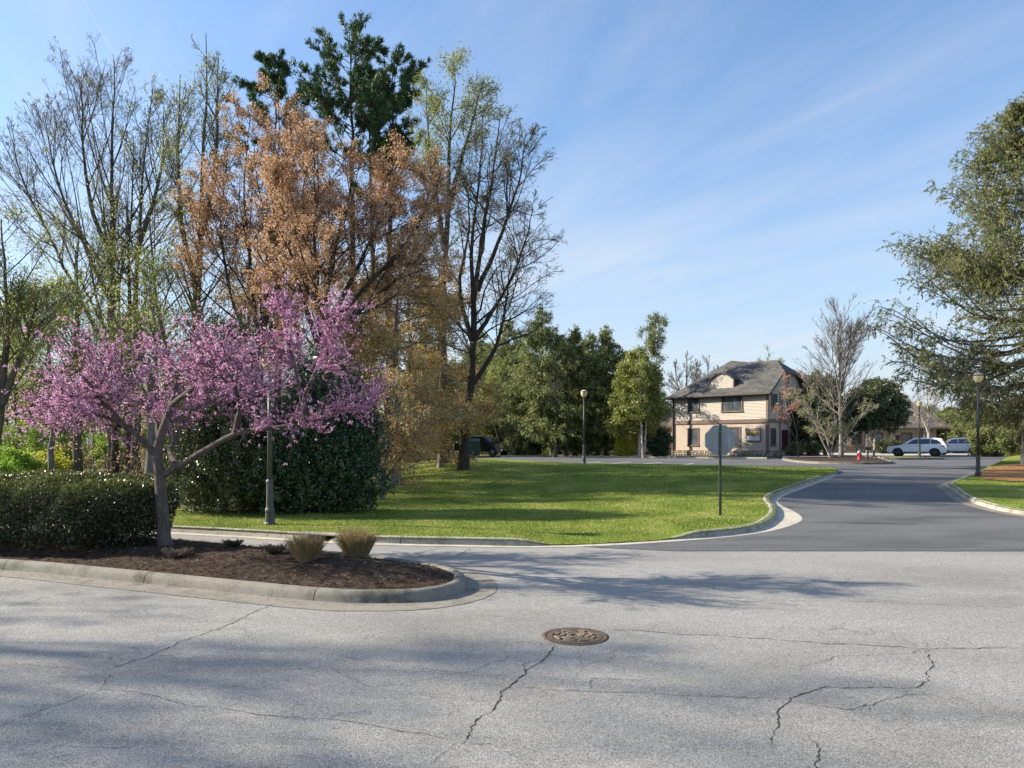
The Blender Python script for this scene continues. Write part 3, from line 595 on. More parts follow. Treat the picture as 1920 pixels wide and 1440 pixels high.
# front is y = 0 (x from -W to 0), right side is x = 0 (y from 0 to D)
MB().box(-W, 0, 0, D, .55, BAND0+.1).build('lower_wall', m_stucco, H)
MB().box(-W+.02, -.02, .02, D-.02, BAND0+.1, E_).build('upper_wall', m_siding, H)
m = MB()
nb = int((E_-BAND1)/.13)
for k in range(nb):     # lapped clapboards, front and right side, each board tilted out at its foot
    z0 = BAND1+k*.13; z1 = z0+.135
    m.add([(-W+.01, -.030, z0), (-.01, -.030, z0), (-.01, .012, z1), (-W+.01, .012, z1), (-W+.01, .019, z0), (-.01, .019, z0)], [(0, 1, 2, 3), (4, 5, 1, 0)])
    m.add([(.030, .01, z0), (.030, D-.01, z0), (-.012, D-.01, z1), (-.012, .01, z1), (-.019, .01, z0), (-.019, D-.01, z0)], [(0, 1, 2, 3), (4, 5, 1, 0)])
m.build('siding', m_siding, H)
MB().box(-W-.05, .05, -.055, -.0, BAND0, BAND1).box(.0, .055, .001, D, BAND0, BAND1).build('band_board', m_trim, H)
MB().box(-W-.04, .04, -.07, -.02, BAND0-.05, BAND0-.005).build('band_drip', m_fascia, H)
for x0, x1, y0, y1 in ((-.16, .06, -.06, .0), (.001, .06, .0005, .18), (-W-.06, -W+.16, -.06, 0)):
    MB().box(x0, x1, y0, y1, .5, BAND0-.055).build('corner_board', m_trim, H); MB().box(x0, x1, y0, y1, BAND1+.003, E_).build('corner_board', m_trim, H)
# stone base: mortar wall with stones laid on it
MB().box(-W-.09, .09, -.10, 0.0, -.3, .5).box(.0005, .10, .0005, 5.5, -.3, .5).build('plinth', m_mortar, H)
MB().box(-W-.10, .11, -.12, -.001, .502, .555).box(.0, .12, .0, 5.5, .502, .555).build('plinth_cap', m_trim, H)
random.seed(9)
def stone(cx, cz, w_, h_, plane, off_):
    n = random.randint(6, 8); v = []
    for k in range(n):
        t = 2*math.pi*k/n+random.uniform(-.2, .2); v.append((cx+w_*.5*math.cos(t)*random.uniform(.85, 1.08), cz+h_*.5*math.sin(t)*random.uniform(.85, 1.08)))
    mb = MB()
    if plane == 'f': a = [(x, off_, z) for x, z in v]+[(cx+(x-cx)*.75, off_-.05, cz+(z-cz)*.75) for x, z in v]
    else: a = [(off_, x, z) for x, z in v]+[(off_+.05, cx+(x-cx)*.75, cz+(z-cz)*.75) for x, z in v]
    mb.add(a, [(i, (i+1) % n, n+(i+1) % n, n+i) for i in range(n)]+[tuple(range(n, 2*n))]); return mb
for row, (z0, hh) in enumerate(((-.12, .2), (.09, .22), (.3, .19))):
    x = -W-.05
    while x < .0:
        w_ = random.uniform(.22, .46); stone(min(x+w_/2, .0), z0+hh/2+random.uniform(-.02, .02), w_*.97, hh*random.uniform(.85, 1.05), 'f', -.098).build('stone', random.choice(m_stone), H); x += w_
    y = .05
    while y < 3.2:
        w_ = random.uniform(.3, .5); stone(y+w_/2, z0+hh/2, w_*.97, hh, 's', .098).build('stone', random.choice(m_stone), H); y += w_
def window(parent, face, a0, a1, z0, z1, lights=1, mid=True, trim=.13, off_=-.035, glass=None):
    # face 'f': in plane y=off_ spanning x; 's': in plane x=-off_ spanning y
    def bx(mb, u0, u1, d0, d1, zz0, zz1):
        return mb.box(u0, u1, off_-d1, off_-d0, zz0, zz1) if face == 'f' else mb.box(-off_+d0, -off_+d1, u0, u1, zz0, zz1)
    f = MB(); bx(f, a0, a0+trim, -.03, .05, z0+trim, z1-trim); bx(f, a1-trim, a1, -.03, .05, z0+trim, z1-trim); bx(f, a0, a1, -.03, .05, z1-trim, z1); bx(f, a0-.03, a1+.03, -.03, .08, z0, z0+trim)
    o = f.build('window', m_trim, parent); i0, i1, j0, j1 = a0+trim, a1-trim, z0+trim, z1-trim
    g = MB(); bx(g, i0+.03, i1-.03, -.012, -.004, j0+.03, j1-.03); g.build('pane', glass or m_glass, o)
    s = MB(); bx(s, i0, i1, -.03, .02, j0, j0+.04); bx(s, i0, i1, -.03, .02, j1-.04, j1); bx(s, i0, i0+.04, -.03, .021, j0+.04, j1-.04); bx(s, i1-.04, i1, -.03, .021, j0+.04, j1-.04)
    if mid: bx(s, i0+.04, i1-.04, -.03, .017, (j0+j1)/2-.02, (j0+j1)/2+.02)
    for k in range(1, lights):
        c_ = i0+(i1-i0)*k/lights; bx(s, c_-.05, c_+.05, -.03, .024, j0+.04, j1-.04)
    zt = j0+(j1-j0)*.78
    if not mid: bx(s, i0+.04, i1-.04, -.03, .014, zt-.015, zt+.015)
    s.build('sash', m_fascia, o); return o
window(H, 'f', -8.1, -6.85, 4.2, 5.9); window(H, 'f', -4.55, -2.4, 4.15, 5.88, 2, False)
window(H, 'f', -8.15, -6.9, .95, 2.75, off_=-.01); window(H, 'f', -4.5, -2.6, .92, 2.8, 2, False, off_=-.01)
window(H, 's', .65, 1.85, 4.15, 5.8); window(H, 's', 4.0, 5.5, 4.15, 5.8, 2, False); window(H, 's', .5, 1.65, .95, 2.65, off_=-.01); window(H, 's', 6.4, 7.7, 4.15, 5.8)
dr = MB().box(.001, .06, 2.95, 4.25, .05, 2.5).build('door', m_door, H); MB().box(.061, .085, 3.05, 4.15, .15, 2.4).build('door_panel', m_door, dr); MB().tube((.09, 3.15, 1.15), (.14, 3.15, 1.15), .03).build('handle', m_glasst, dr)
MB().tube((.12, 2.35, .1), (.12, 2.35, E_-.1), .045).build('downspout', m_fascia, H); MB().tube((.12, 2.85, BAND1), (.12, 2.85, E_-.1), .045).build('downspout', m_fascia, H)
MB().tube((-W+.3-.2, -.12, -.1), (-W+.3-.2, -.12, E_-.1), .05).build('downspout', m_fascia, H)
# roof
ov = .45; sl = (RZ-E_)/(D/2)
def rz_(y): return E_+sl*y if y < D/2 else E_+sl*(D-y)
jz = 7.95; jy = (jz-E_)/sl
Af = (ov, -ov, rz_(-ov)); Bf = (ov, jy, jz); Rr = (-1.0, D/2, RZ); Rm = (-3.9, D/2, RZ); Pk = (-5.7, D/2, RZ+.3); Ef = (-W-ov, -ov, rz_(-ov)); Eb = (-W-ov, D+ov, rz_(-ov)); Ab = (ov, D+ov, rz_(-ov)); Bb = (ov, D-jy, jz)
top = [Af, Bf, Rr, Rm, Pk, Ef, Eb, Ab, Bb]; th = .14
v = top+[(x, y, z-th) for x, y, z in top]; n_ = 9
faces = [(0, 1, 2), (0, 2, 3), (0, 3, 4), (0, 4, 5), (5, 4, 6), (7, 6, 4), (7, 4, 3), (7, 3, 2), (7, 2, 8), (1, 8, 2)]
roof = MB().add(v, faces+[tuple(i+n_ for i in reversed(f_)) for f_ in faces]).build('roof', m_roof, H)
rim = [0, 1, 8, 7, 6, 5]
fb = MB()
for i in range(6):
    a, b = rim[i], rim[(i+1) % 6]; pa, pb = Vector(top[a]), Vector(top[b]); dr_ = (pb-pa).normalized(); out = Vector((dr_.y, -dr_.x, 0)); 
    if out.length < .1: out = Vector((1, 0, 0))
    cc = Vector((-W/2, D/2, pa.z))
    if (pa-cc).dot(out) < 0: out = -out
    out = out.normalized()*.03; dz = Vector((0, 0, .22)); u_ = Vector((0, 0, .02))
    fb.add([pa+u_, pb+u_, pb-dz, pa-dz, pa+out+u_, pb+out+u_, pb+out-dz, pa+out-dz], [(0, 1, 2, 3), (4, 7, 6, 5), (0, 4, 5, 1), (3, 2, 6, 7), (0, 3, 7, 4), (1, 5, 6, 2)])
fb.build('fascia', m_fascia, roof)
MB().box(-W-ov+.05, ov-.05, -ov+.05, -.0, E_-.36, E_-.33).build('soffit', m_fascia, H)
MB().tube((-W-ov, -ov-.09, E_-.42), (ov, -ov-.09, E_-.42), .075, n=8).build('gutter', m_fascia, roof)
# gable wall with boards
gz = [(0.05, E_), (D-.05, E_), (D-jy-.2, jz-.2), (jy+.2, jz-.2)]
gm = MB().add([(-.02, y, z) for y, z in gz]+[(-.2, y, z) for y, z in gz], [(0, 1, 2, 3), (4, 7, 6, 5), (0, 4, 5, 1), (1, 5, 6, 2), (2, 6, 7, 3), (3, 7, 4, 0)])
for k in range(13):
    z0 = E_+k*.13; z1 = z0+.135; y0_ = (z0-E_)/sl+.1; 
    gm.add([(.03, y0_, z0), (.03, D-y0_, z0), (-.012, D-y0_-.1, z1), (-.012, y0_+.1, z1)], [(0, 1, 2, 3)])
gm.build('gable_wall', m_siding, H)
MB().box(.005, .05, D/2-.35, D/2+.35, 6.5, 7.5).build('gable_vent', m_fascia, H)
# eyebrow dormer
dx0, dx1, dzb = -5.9, -3.55, 6.75; dyf = (dzb-E_)/sl-.42; arc = [(dx0, dzb+.45)]+[(dx0+(dx1-dx0)*(k/10), dzb+.45+.62*math.sin(math.pi*k/10)) for k in range(1, 10)]+[(dx1, dzb+.45)]
dm = MB().prism([(dx0, dzb-.35)]+arc+[(dx1, dzb-.35)], dyf, dyf+.08).build('dormer', m_siding, H)
b_ = MB()
for k in range(9):
    z0 = dzb-.26+k*.14; ww = (0 if k < 5 else (k-4)*.2); b_.box(dx0+.06+ww, dx1-.06-ww, dyf-.02, dyf-.001, z0, z0+.125)
b_.build('dormer_board', m_siding, dm)
b_ = MB(); arc2 = [(dx0-.15, dzb+.38)]+[(dx0-.15+(dx1-dx0+.3)*(k/12), dzb+.40+.70*math.sin(math.pi*k/12)) for k in range(1, 12)]+[(dx1+.15, dzb+.38)]
for i in range(12):
    (xa, za), (xb, zb) = arc2[i], arc2[i+1]; b_.add([(xa, dyf-.12, za), (xb, dyf-.12, zb), (xb, dyf+2.2, zb), (xa, dyf+2.2, za), (xa, dyf-.12, za+.12), (xb, dyf-.12, zb+.12), (xb, dyf+2.2, zb+.12), (xa, dyf+2.2, za+.12)], [(0, 1, 2, 3), (4, 7, 6, 5), (0, 4, 5, 1), (2, 6, 7, 3)])
b_.build('dormer_roof', m_roof, dm)
MB().box(dx0, dx0+.1, dyf+.081, dyf+2, dzb-.2, dzb+.42).box(dx1-.1, dx1, dyf+.081, dyf+2, dzb-.2, dzb+.42).build('dormer_cheek', m_trim, dm)
MB().tube((-W+.9, 2.2, 7.2), (-W+.9, 2.2, 8.0), .05).build('vent_pipe', m_galv, H)
# porch on the right side
pr = MB().add([(.0, 4.9, 3.0), (.0, 8.2, 3.0), (2.1, 8.4, 2.25), (2.1, 4.7, 2.25), (.0, 4.9, 2.85), (.0, 8.2, 2.85), (2.1, 8.4, 2.05), (2.1, 4.7, 2.05)], [(0, 3, 2, 1), (4, 5, 6, 7), (0, 4, 7, 3), (2, 3, 7, 6), (1, 2, 6, 5)]).build('porch_roof', m_roof, H)
for y in (4.95, 8.1): MB().box(1.85, 2.02, y, y+.17, -.1, 2.1).build('porch_post', m_trim, H)
MB().box(.1, 2.2, 4.7, 8.4, -.2, .05).build('porch_floor', m_conc, H)
# signs on the wall
m_gold = plain('gold_lettering', (.55, .42, .16), .5, .1, 5); m_olive = plain('olive_board', (.11, .085, .025), .6, .1, 5); m_wood = plain('weathered_board', (.19, .155, .12), .8, .2, 5); m_frame = plain('sign_frame', (.42, .34, .2), .6, .1, 5); m_ink = plain('dark_lettering', (.06, .035, .035), .6, .1, 5)
fr = (R(90), 0, 0)
sg = thing('wall_sign', 'framed olive and gold sign board on the beige house wall', 'sign', H.location, H.rotation_euler.z)
MB().box(-2.1, -.66, -.16, -.012, 1.95, 2.62).build('board', m_wood, sg, bevel=.01)
MB().box(-2.08, -.70, -.185, -.161, 1.42+.53, 2.33).build('frame', m_frame, sg); MB().box(-1.98, -.80, -.195, -.186, 2.0, 2.27).build('face', m_olive, sg)
text('Galleries & Common', 'lettering', m_gold, sg, (-1.39, -.197, 2.20), fr, .125, .003); text('Professional Offices', 'lettering', m_gold, sg, (-1.39, -.197, 2.12), fr, .07, .003); text('Suites 1 - 4', 'lettering', m_gold, sg, (-1.39, -.197, 2.045), fr, .09, .003)
text('OFFICES', 'lettering', m_frame, sg, (-1.38, -.163, 2.47), fr, .15, .003)
sg2 = thing('wall_sign', 'small white sign with dark lettering hanging below the olive sign board', 'sign', H.location, H.rotation_euler.z)
MB().box(-2.12, -.68, -.15, -.012, 1.45, 1.93).build('board', m_fascia, sg2); MB().box(-2.1, -.70, -.165, -.151, 1.50, 1.90).build('face', m_white, sg2)
text('Blue de Banner', 'lettering', m_ink, sg2, (-1.28, -.168, 1.77), fr, .15, .003); text('fine flooring & rugs', 'lettering', m_ink, sg2, (-1.28, -.168, 1.60), fr, .085, .003)
MB().box(-2.0, -1.87, -.172, -.166, 1.6, 1.83).build('emblem', m_galv, sg2)

# low wing behind, left of the house
WG = thing('low_wing', 'low beige wing with brown hipped roof left of the two storey house', 'house', (23.1, 65, hz0), H.rotation_euler.z)
wx0, wx1, wy0, wy1 = -15.3, -W-.12, 1.2, 8.0
MB().box(wx0, wx1, wy0, wy1, -.2, 3.1).build('wall', m_stucco, WG)
o_ = .5; q = [(wx0-o_, wy0-o_, 3.0), (wx1, wy0-o_, 3.0), (wx1, wy1+o_, 3.0), (wx0-o_, wy1+o_, 3.0), (wx0+2.9, 4.6, 5.3), (wx1, 4.6, 5.3)]
MB().add(q+[(x, y, z-.15) for x, y, z in q[:4]], [(0, 1, 5, 4), (4, 5, 2, 3), (0, 4, 3), (1, 2, 5), (6, 9, 8, 7), (0, 6, 7, 1), (0, 3, 9, 6), (1, 7, 8, 2), (2, 8, 9, 3)]).build('roof', m_roof2, WG)
MB().box(wx0-.01, wx1, wy0-.04, wy0, -.2, .35).build('plinth', m_trim, WG)
window(WG, 'f', wx0+.8, wx0+2.0, 1.0, 2.6, off_=wy0-.01); window(WG, 'f', wx0+3.3, wx0+4.5, 1.0, 2.6, off_=wy0-.01)

# second house far right, behind the round evergreen
G = thing('brown_house', 'brown low house with stone porch pillars behind the white cars', 'house', (41.5, 90, hz0), R(-12))
MB().box(0, 10.5, 0, 9, -.2, 3.2).build('wall', m_stucco, G)
q = [(-1, -1.6, 3.1), (12, -1.6, 3.1), (12, 10, 3.1), (-1, 10, 3.1), (2.5, 4.2, 6.9), (8.5, 4.2, 6.9)]
MB().add(q+[(x, y, z-.2) for x, y, z in q[:4]], [(0, 1, 5, 4), (2, 3, 4, 5), (0, 4, 3), (1, 2, 5), (6, 9, 8, 7), (0, 6, 7, 1), (0, 3, 9, 6), (1, 7, 8, 2), (2, 8, 9, 3)]).build('roof', m_roof2, G)
MB().box(0, 10.5, -.05, -.001, -.2, .9).build('plinth', m_stone[3], G)
for x in (-.4, 2.4, 5.2, 8.8):
    pl = MB().box(x-.3, x+.3, -1.5, -.9, -.2, 2.88).build('pillar', m_mortar, G)
    z = -.1
    while z < 2.7:
        for s in (-1, 1):
            stone(x+s*.14, z+.12, .27, .22, 'f', -1.499).build('stone', random.choice(m_stone), pl)
        z += .24
for a in (.8, 3.2, 6.5): window(G, 'f', a, a+1.3, 1.0, 2.5, off_=-.01)
MB().box(5.4, 6.4, -.06, -.001, 0, 2.2).build('door', m_door, G)

# ------------------------------------------------------------------ vehicles
m_carw = plain('white_car_paint', (0.80, 0.81, 0.82), 0.22, 0.02, 2, spec=.5, coat=.6)
m_card = plain('dark_car_paint', (0.05, 0.038, 0.036), 0.22, 0.02, 2, spec=.5, coat=.6)
m_cglass = plain('tinted_car_glass', (0.02, 0.023, 0.027), 0.05, 0.1, 1, spec=.9)
m_trimb = plain('black_plastic', (0.025, 0.025, 0.027), 0.6, 0.1, 5)
m_rimd = plain('dark_alloy', (0.09, 0.09, 0.095), 0.35, 0.1, 5, metal=.7); m_rims = plain('silver_alloy', (0.5, 0.5, 0.5), 0.35, 0.1, 5, metal=.8); m_tail = plain('tail_lamp_red', (.28, .02, .02), .2, .1, 3)
m_head = plain('headlamp_glass', (.6, .62, .65), .1, .1, 3); m_chrome = plain('chrome', (.6, .6, .62), .2, .05, 3, metal=.9)
def arch(cx, r, zb, n=9): return [(cx+r*math.cos(t), zb+r*math.sin(t)) for t in [math.pi*k/(n-1) for k in range(n-1, -1, -1)]]
def wheel(t, x, y, r, rim, s):
    o = MB().add(*_wheel(r, .24, s)).build('wheel', m_black, t, True); o.location = (x, y, r)
    rr_ = r*.68; m = MB(); m.add([(rr_*math.cos(2*math.pi*k/20), s*.125, rr_*math.sin(2*math.pi*k/20)) for k in range(20)]+[(rr_*.9*math.cos(2*math.pi*k/20), s*.128, rr_*.9*math.sin(2*math.pi*k/20)) for k in range(20)], [(k, (k+1) % 20, 20+(k+1) % 20, 20+k) for k in range(20)])
    for k in range(5):
        a = 2*math.pi*k/5+.3; ca, sa = math.cos(a), math.sin(a); p = lambda u, v_: (u*ca-v_*sa, s*.129, u*sa+v_*ca)
        m.add([p(.03, -.045), p(rr_*.95, -.03), p(rr_*.95, .03), p(.03, .045)], [(0, 1, 2, 3)])
    m.add([(.06*math.cos(2*math.pi*k/8), s*.131, .06*math.sin(2*math.pi*k/8)) for k in range(8)], [tuple(range(8))])
    m.build('rim', rim, o)
def _wheel(r, w_, s):
    prof = [(r*.66, -w_/2+.02), (r*.93, -w_/2), (r, -w_/2+.03), (r, w_/2-.03), (r*.93, w_/2), (r*.66, w_/2-.02)]; n = 24
    v = [(q_*math.cos(2*math.pi*k/n), y, q_*math.sin(2*math.pi*k/n)) for q_, y in prof for k in range(n)]
    f = [(i*n+k, i*n+(k+1) % n, (i+1)*n+(k+1) % n, (i+1)*n+k) for i in range(5) for k in range(n)]+[tuple(k for k in range(n)), tuple(5*n+k for k in range(n-1, -1, -1))]
    return v, f
def suv(name, label, loc, rz, paint, rim, boxy=0):
    t = thing(name, label, 'car', loc, rz); Lc = 4.9; r = .385; fx, bx = .93, 3.92    # nose towards -x, x runs 0..Lc
    x0 = -Lc/2
    low = [(.02, .42), (0, .62), (.06, .82), (.20, .93), (.9, 1.03), (1.35, 1.10), (2.6, 1.14), (4.4, 1.19), (4.78, 1.14), (4.88, .95), (4.9, .62), (4.84, .40), (4.6, .33)]
    if boxy: low = [(.02, .42), (0, .66), (.04, .95), (.16, 1.04), (.9, 1.12), (1.3, 1.15), (2.6, 1.17), (4.5, 1.19), (4.84, 1.17), (4.9, .95), (4.9, .62), (4.86, .42), (4.6, .35)]
    low = low+[(bx+.46, .33)]+arch(bx, .46, .35)[::-1]+[(bx-.46, .30), (fx+.46, .28)]+arch(fx, .46, .35)[::-1]+[(fx-.46, .33), (.3, .33)]
    low = [(a+x0, b) for a, b in low]
    wf = lambda sgn: (lambda x, z: sgn*(.93-.05*max(0, abs(x)-1.7)**2*1.2-(.05 if z > 1.05 else 0)-(.03 if z < .5 else 0)))
    MB().prism(low, 0, 0, wf(-1), wf(1)).build('body', paint, t, bevel=.05)
    MB().box(x0+fx-.44, x0+fx+.44, -.80, .80, .36, .8).box(x0+bx-.44, x0+bx+.44, -.80, .80, .36, .8).build('wheel_housing', m_black, t)
    cab = [(1.25, 1.08), (2.05, 1.60), (2.35, 1.71), (3.2, 1.745), (4.05, 1.72), (4.45, 1.66), (4.80, 1.16)] if not boxy else [(1.25, 1.1), (1.85, 1.66), (2.1, 1.76), (3.3, 1.79), (4.3, 1.77), (4.68, 1.72), (4.84, 1.16)]
    cab = [(a+x0, b) for a, b in cab]; cw = lambda s: (lambda x, z: s*(.885-.32*(z-1.08)-(.03 if abs(x) > 2.1 else 0)))
    MB().prism(cab, 0, 0, cw(-1), cw(1)).build('cabin', paint, t, bevel=.06)
    def side(pts, s, name, mat, o=.012):
        return MB().add([(a+x0, s*(.885-.32*(b-1.08)+o), b) for a, b in pts]+[(a+x0, s*(.885-.32*(b-1.08)-.01), b) for a, b in pts], [tuple(range(len(pts)))]+[(i, (i+1) % len(pts), len(pts)+(i+1) % len(pts), len(pts)+i) for i in range(len(pts))]).build(name, mat, t)
    for s in (-1, 1):
        if boxy: ws = [[(1.62, 1.2), (2.02, 1.56), (2.18, 1.62), (2.55, 1.64), (2.55, 1.2)], [(2.62, 1.2), (2.62, 1.64), (3.55, 1.65), (3.55, 1.2)], [(3.62, 1.2), (3.62, 1.65), (4.25, 1.63), (4.35, 1.22)]]
        else: ws = [[(1.68, 1.17), (2.15, 1.52), (2.4, 1.6), (2.62, 1.62), (2.62, 1.17)], [(2.68, 1.17), (2.68, 1.62), (3.55, 1.62), (3.55, 1.18)], [(3.62, 1.19), (3.62, 1.61), (4.1, 1.56), (4.42, 1.30), (4.40, 1.22)]]
        for p in ws: side(p, s, 'side_window', m_cglass)
        MB().box(x0+1.55, x0+1.75, s*.93 if s > 0 else -1.08, 1.08 if s > 0 else -.93, 1.12, 1.27).build('mirror', paint, t, bevel=.03)
        MB().box(x0+fx+.5, x0+bx-.5, min(s*.90, s*.925), max(s*.90, s*.925), .29, .42).build('sill', m_trimb, t)
        for x, wx in ((x0+fx, 0), (x0+bx, 1)): wheel(t, x, s*.80, r, rim, s)
        MB().box(x0-.0+.06, x0+.42, min(s*.60, s*.905), max(s*.60, s*.905), .78, .9).build('headlight', m_head, t, bevel=.03)
        MB().box(x0+4.5, x0+4.905, min(s*.55, s*.885), max(s*.55, s*.885), .93, 1.05).build('tail_light', m_tail, t, bevel=.02)
        for hx_ in (2.55, 3.45): MB().box(x0+hx_-.1, x0+hx_+.1, min(s*.925, s*.95), max(s*.925, s*.95), .98, 1.01).build('door_handle', m_chrome, t)
    MB().add([(x0+1.40, -.78, 1.18), (x0+1.40, .78, 1.18), (x0+2.02, .66, 1.605), (x0+2.02, -.66, 1.605)], [(0, 1, 2, 3)]).build('windscreen', m_cglass, t).location = (-.02, 0, .02)
    xr0, xr1 = (4.82, 4.70) if boxy else (4.76, 4.52)
    MB().add([(x0+xr0, -.74, 1.22), (x0+xr0, .74, 1.22), (x0+xr1, .66, 1.60), (x0+xr1, -.66, 1.60)], [(3, 2, 1, 0)]).build('rear_window', m_cglass, t).location = (.03, 0, .01)
    MB().box(x0+4.60, x0+4.93, -.82, .82, .42, .60).build('rear_bumper', m_trimb, t, bevel=.03)
    MB().box(x0-.02, x0+.1, -.45, .45, .5, .8).build('grille', m_trimb, t, bevel=.02)
    MB().box(x0+4.88, x0+4.915, -.26, .26, .72, .86).build('number_plate', m_white, t)
    return t
suv('parked_suv', 'white sport utility car with dark rims parked behind the far lamp post', (atx(1720, 67), 67, .665), R(-36), m_carw, m_rimd)
suv('parked_suv', 'boxy white sport utility car parked second, partly behind the spruce', (atx(1797, 73.5), 73.5, .665), R(-44), m_carw, m_rims, 1)
# pickup truck facing right, front three quarter
def pickup(loc, rz):
    t = thing('pickup_truck', 'dark pickup truck with chrome grille parked beneath the tan trees', 'truck', loc, rz); r = .42    # nose towards +x
    low = [(2.9, .5), (2.92, .95), (2.85, 1.2), (1.4, 1.32), (-2.9, 1.32), (-2.9, .55)]+[(-2.3+.0, .5)]+arch(-1.8, .5, .45)+[(-1.25, .45), (1.3, .45)]+arch(1.85, .5, .45)+[(2.4, .5)]
    MB().prism(low, -.97, .97).build('body', m_card, t, bevel=.05)
    cab = [(1.5, 1.3), (.85, 1.86), (.6, 1.93), (-.9, 1.93), (-1.15, 1.3)]; cw = lambda s: (lambda x, z: s*(.92-.25*(z-1.3)))
    MB().prism(cab, 0, 0, cw(-1), cw(1)).build('cab', m_card, t, bevel=.05)
    MB().add([(1.46, -.82, 1.36), (1.46, .82, 1.36), (.90, .72, 1.84), (.90, -.72, 1.84)], [(0, 1, 2, 3)]).build('windscreen', m_cglass, t).location = (.04, 0, .03)
    for s in (-1, 1):
        for p in ([(1.2, 1.38), (.8, 1.78), (.2, 1.82), (.2, 1.38)], [(.12, 1.38), (.12, 1.82), (-.8, 1.82), (-.95, 1.38)]):
            MB().add([(a, s*(.92-.25*(b-1.3)+.01), b) for a, b in p], [tuple(range(4))]).build('side_window', m_cglass, t)
        wheel(t, 1.85, s*.86, r, m_rims, s); wheel(t, -1.8, s*.86, r, m_rims, s)
        MB().box(2.78, 2.95, min(s*.62, s*.93), max(s*.62, s*.93), .92, 1.16).build('headlight', m_head, t, bevel=.02)
        MB().box(1.1, 1.3, min(s*.98, s*1.2), max(s*.98, s*1.2), 1.35, 1.58).build('mirror', m_trimb, t, bevel=.03)
        for x in (1.85, -1.8): MB().box(x-.42, x+.42, min(s*.5, s*.8), max(s*.5, s*.8), .5, .95).build('wheel_housing', m_black, t)
    MB().box(2.9, 2.97, -.6, .6, .82, 1.16).build('grille', m_chrome, t, bevel=.02)
    for k in range(3): MB().box(2.972, 2.985, -.56, .56, .87+k*.1, .90+k*.1).build('grille_bar', m_trimb, t)
    MB().box(2.85, 3.1, -.95, .95, .52, .74).build('bumper', m_chrome, t, bevel=.03); MB().box(3.102, 3.115, -.2, .2, .55, .68).build('number_plate', m_white, t)
tx, ty = atx(924, 69), 69
pickup((tx-.9, ty, float(zr(tx, ty))-.02), R(-38))
gb = thing('green_dumpster', 'dark green metal bin standing in front of the pickup', 'bin', (atx(886, 67), 67, .62), R(5))
m_green = plain('green_bin_paint', (.012, .05, .025), .5, .1, 3)
MB().box(-.65, .65, -.5, .5, .12, 1.45).build('body', m_green, gb, bevel=.02); MB().add([(-.7, -.55, 1.46), (.7, -.55, 1.46), (.7, .55, 1.72), (-.7, .55, 1.72), (-.7, .55, 1.46), (.7, .55, 1.46)], [(0, 1, 2, 3), (0, 4, 5, 1), (3, 2, 5, 4), (0, 3, 4), (1, 5, 2)]).build('lid', m_green, gb)
for x in (-.4, 0, .4): MB().box(x-.04, x+.04, -.54, -.501, .15, 1.42).build('rib', m_green, gb)
for x in (-.5, .5):
    for y in (-.35, .35): MB().box(x-.06, x+.06, y-.06, y+.06, .0, .119).build('foot', m_black, gb)

# ================================================================== trees
def grow(rg, P, Rd, cnt, t, ang, length, K, rf, up, wig, rtip, azflat=0.0):
    """children of every branch of one level: P (n,K,3) points, Rd (n,K) radii"""
    n0, K0 = P.shape[:2]; idx = np.repeat(np.arange(n0), cnt); n = len(idx)
    tt = rg.uniform(t[0], t[1], n)*(K0-1); i = np.minimum(tt.astype(int), K0-2); fr = (tt-i)[:, None]
    p = P[idx, i]*(1-fr)+P[idx, i+1]*fr; T = unit(P[idx, i+1]-P[idx, i]); r = Rd[idx, i]*(1-fr[:, 0])+Rd[idx, i+1]*fr[:, 0]
    q = rdir(n, rg); q[:, 2] *= (1-azflat); q = unit(q-T*(q*T).sum(1, keepdims=True))
    a = np.radians(rg.uniform(ang[0], ang[1], n))[:, None]; d = unit(T*np.cos(a)+q*np.sin(a))
    Ln = length(tt/(K0-1), idx, d) if callable(length) else length
    Ln = Ln*rg.uniform(.75, 1.2, n); out = np.empty((n, K, 3)); out[:, 0] = p; upv = np.array([0, 0, 1.])
    for k in range(1, K):
        d = unit(d+upv*up/(K-1)+rg.normal(0, wig, (n, 3))); out[:, k] = out[:, k-1]+d*(Ln/(K-1))[:, None]
    r0 = np.minimum(r*rf, Ln*0.0125+.003); return out, np.maximum(r0[:, None]*(1-np.linspace(0, 1, K))+rtip*np.linspace(0, 1, K), rtip), idx
def tubes(P, Rd, S):
    n, K = P.shape[:2]; T = np.empty_like(P); T[:, 1:-1] = P[:, 2:]-P[:, :-2]; T[:, 0] = P[:, 1]-P[:, 0]; T[:, -1] = P[:, -1]-P[:, -2]; T = unit(T)
    m = T.mean(1); ax = np.zeros((n, 3)); ax[np.arange(n), np.abs(m).argmin(1)] = 1
    A = unit(np.cross(T, ax[:, None, :])); B = np.cross(T, A); th = 2*np.pi*np.arange(S)/S
    V = P[:, :, None, :]+Rd[:, :, None, None]*(A[:, :, None, :]*np.cos(th)[:, None]+B[:, :, None, :]*np.sin(th)[:, None])
    b = (np.arange(n)*K*S)[:, None, None]+(np.arange(K-1)*S)[None, :, None]; s = np.arange(S)[None, None, :]; s1 = (s+1) % S
    f = np.stack([b+s, b+s1, b+S+s1, b+S+s], -1).reshape(-1, 4); return V.reshape(-1, 3), f
def strips(P, Rd, rg):
    # the finest twigs: a folded two-sided blade each
    n, K = P.shape[:2]; B = rdir(n, rg)[:, None, :]; T = unit(P[:, -1]-P[:, 0])[:, None, :]; A = unit(np.cross(T, B))*1.25
    V = np.stack([P-A*Rd[:, :, None], P+A*Rd[:, :, None]], 2); b = (np.arange(n)*K*2)[:, None]+(np.arange(K-1)*2)[None]
    return V.reshape(-1, 3), np.stack([b, b+1, b+3, b+2], -1).reshape(-1, 4)
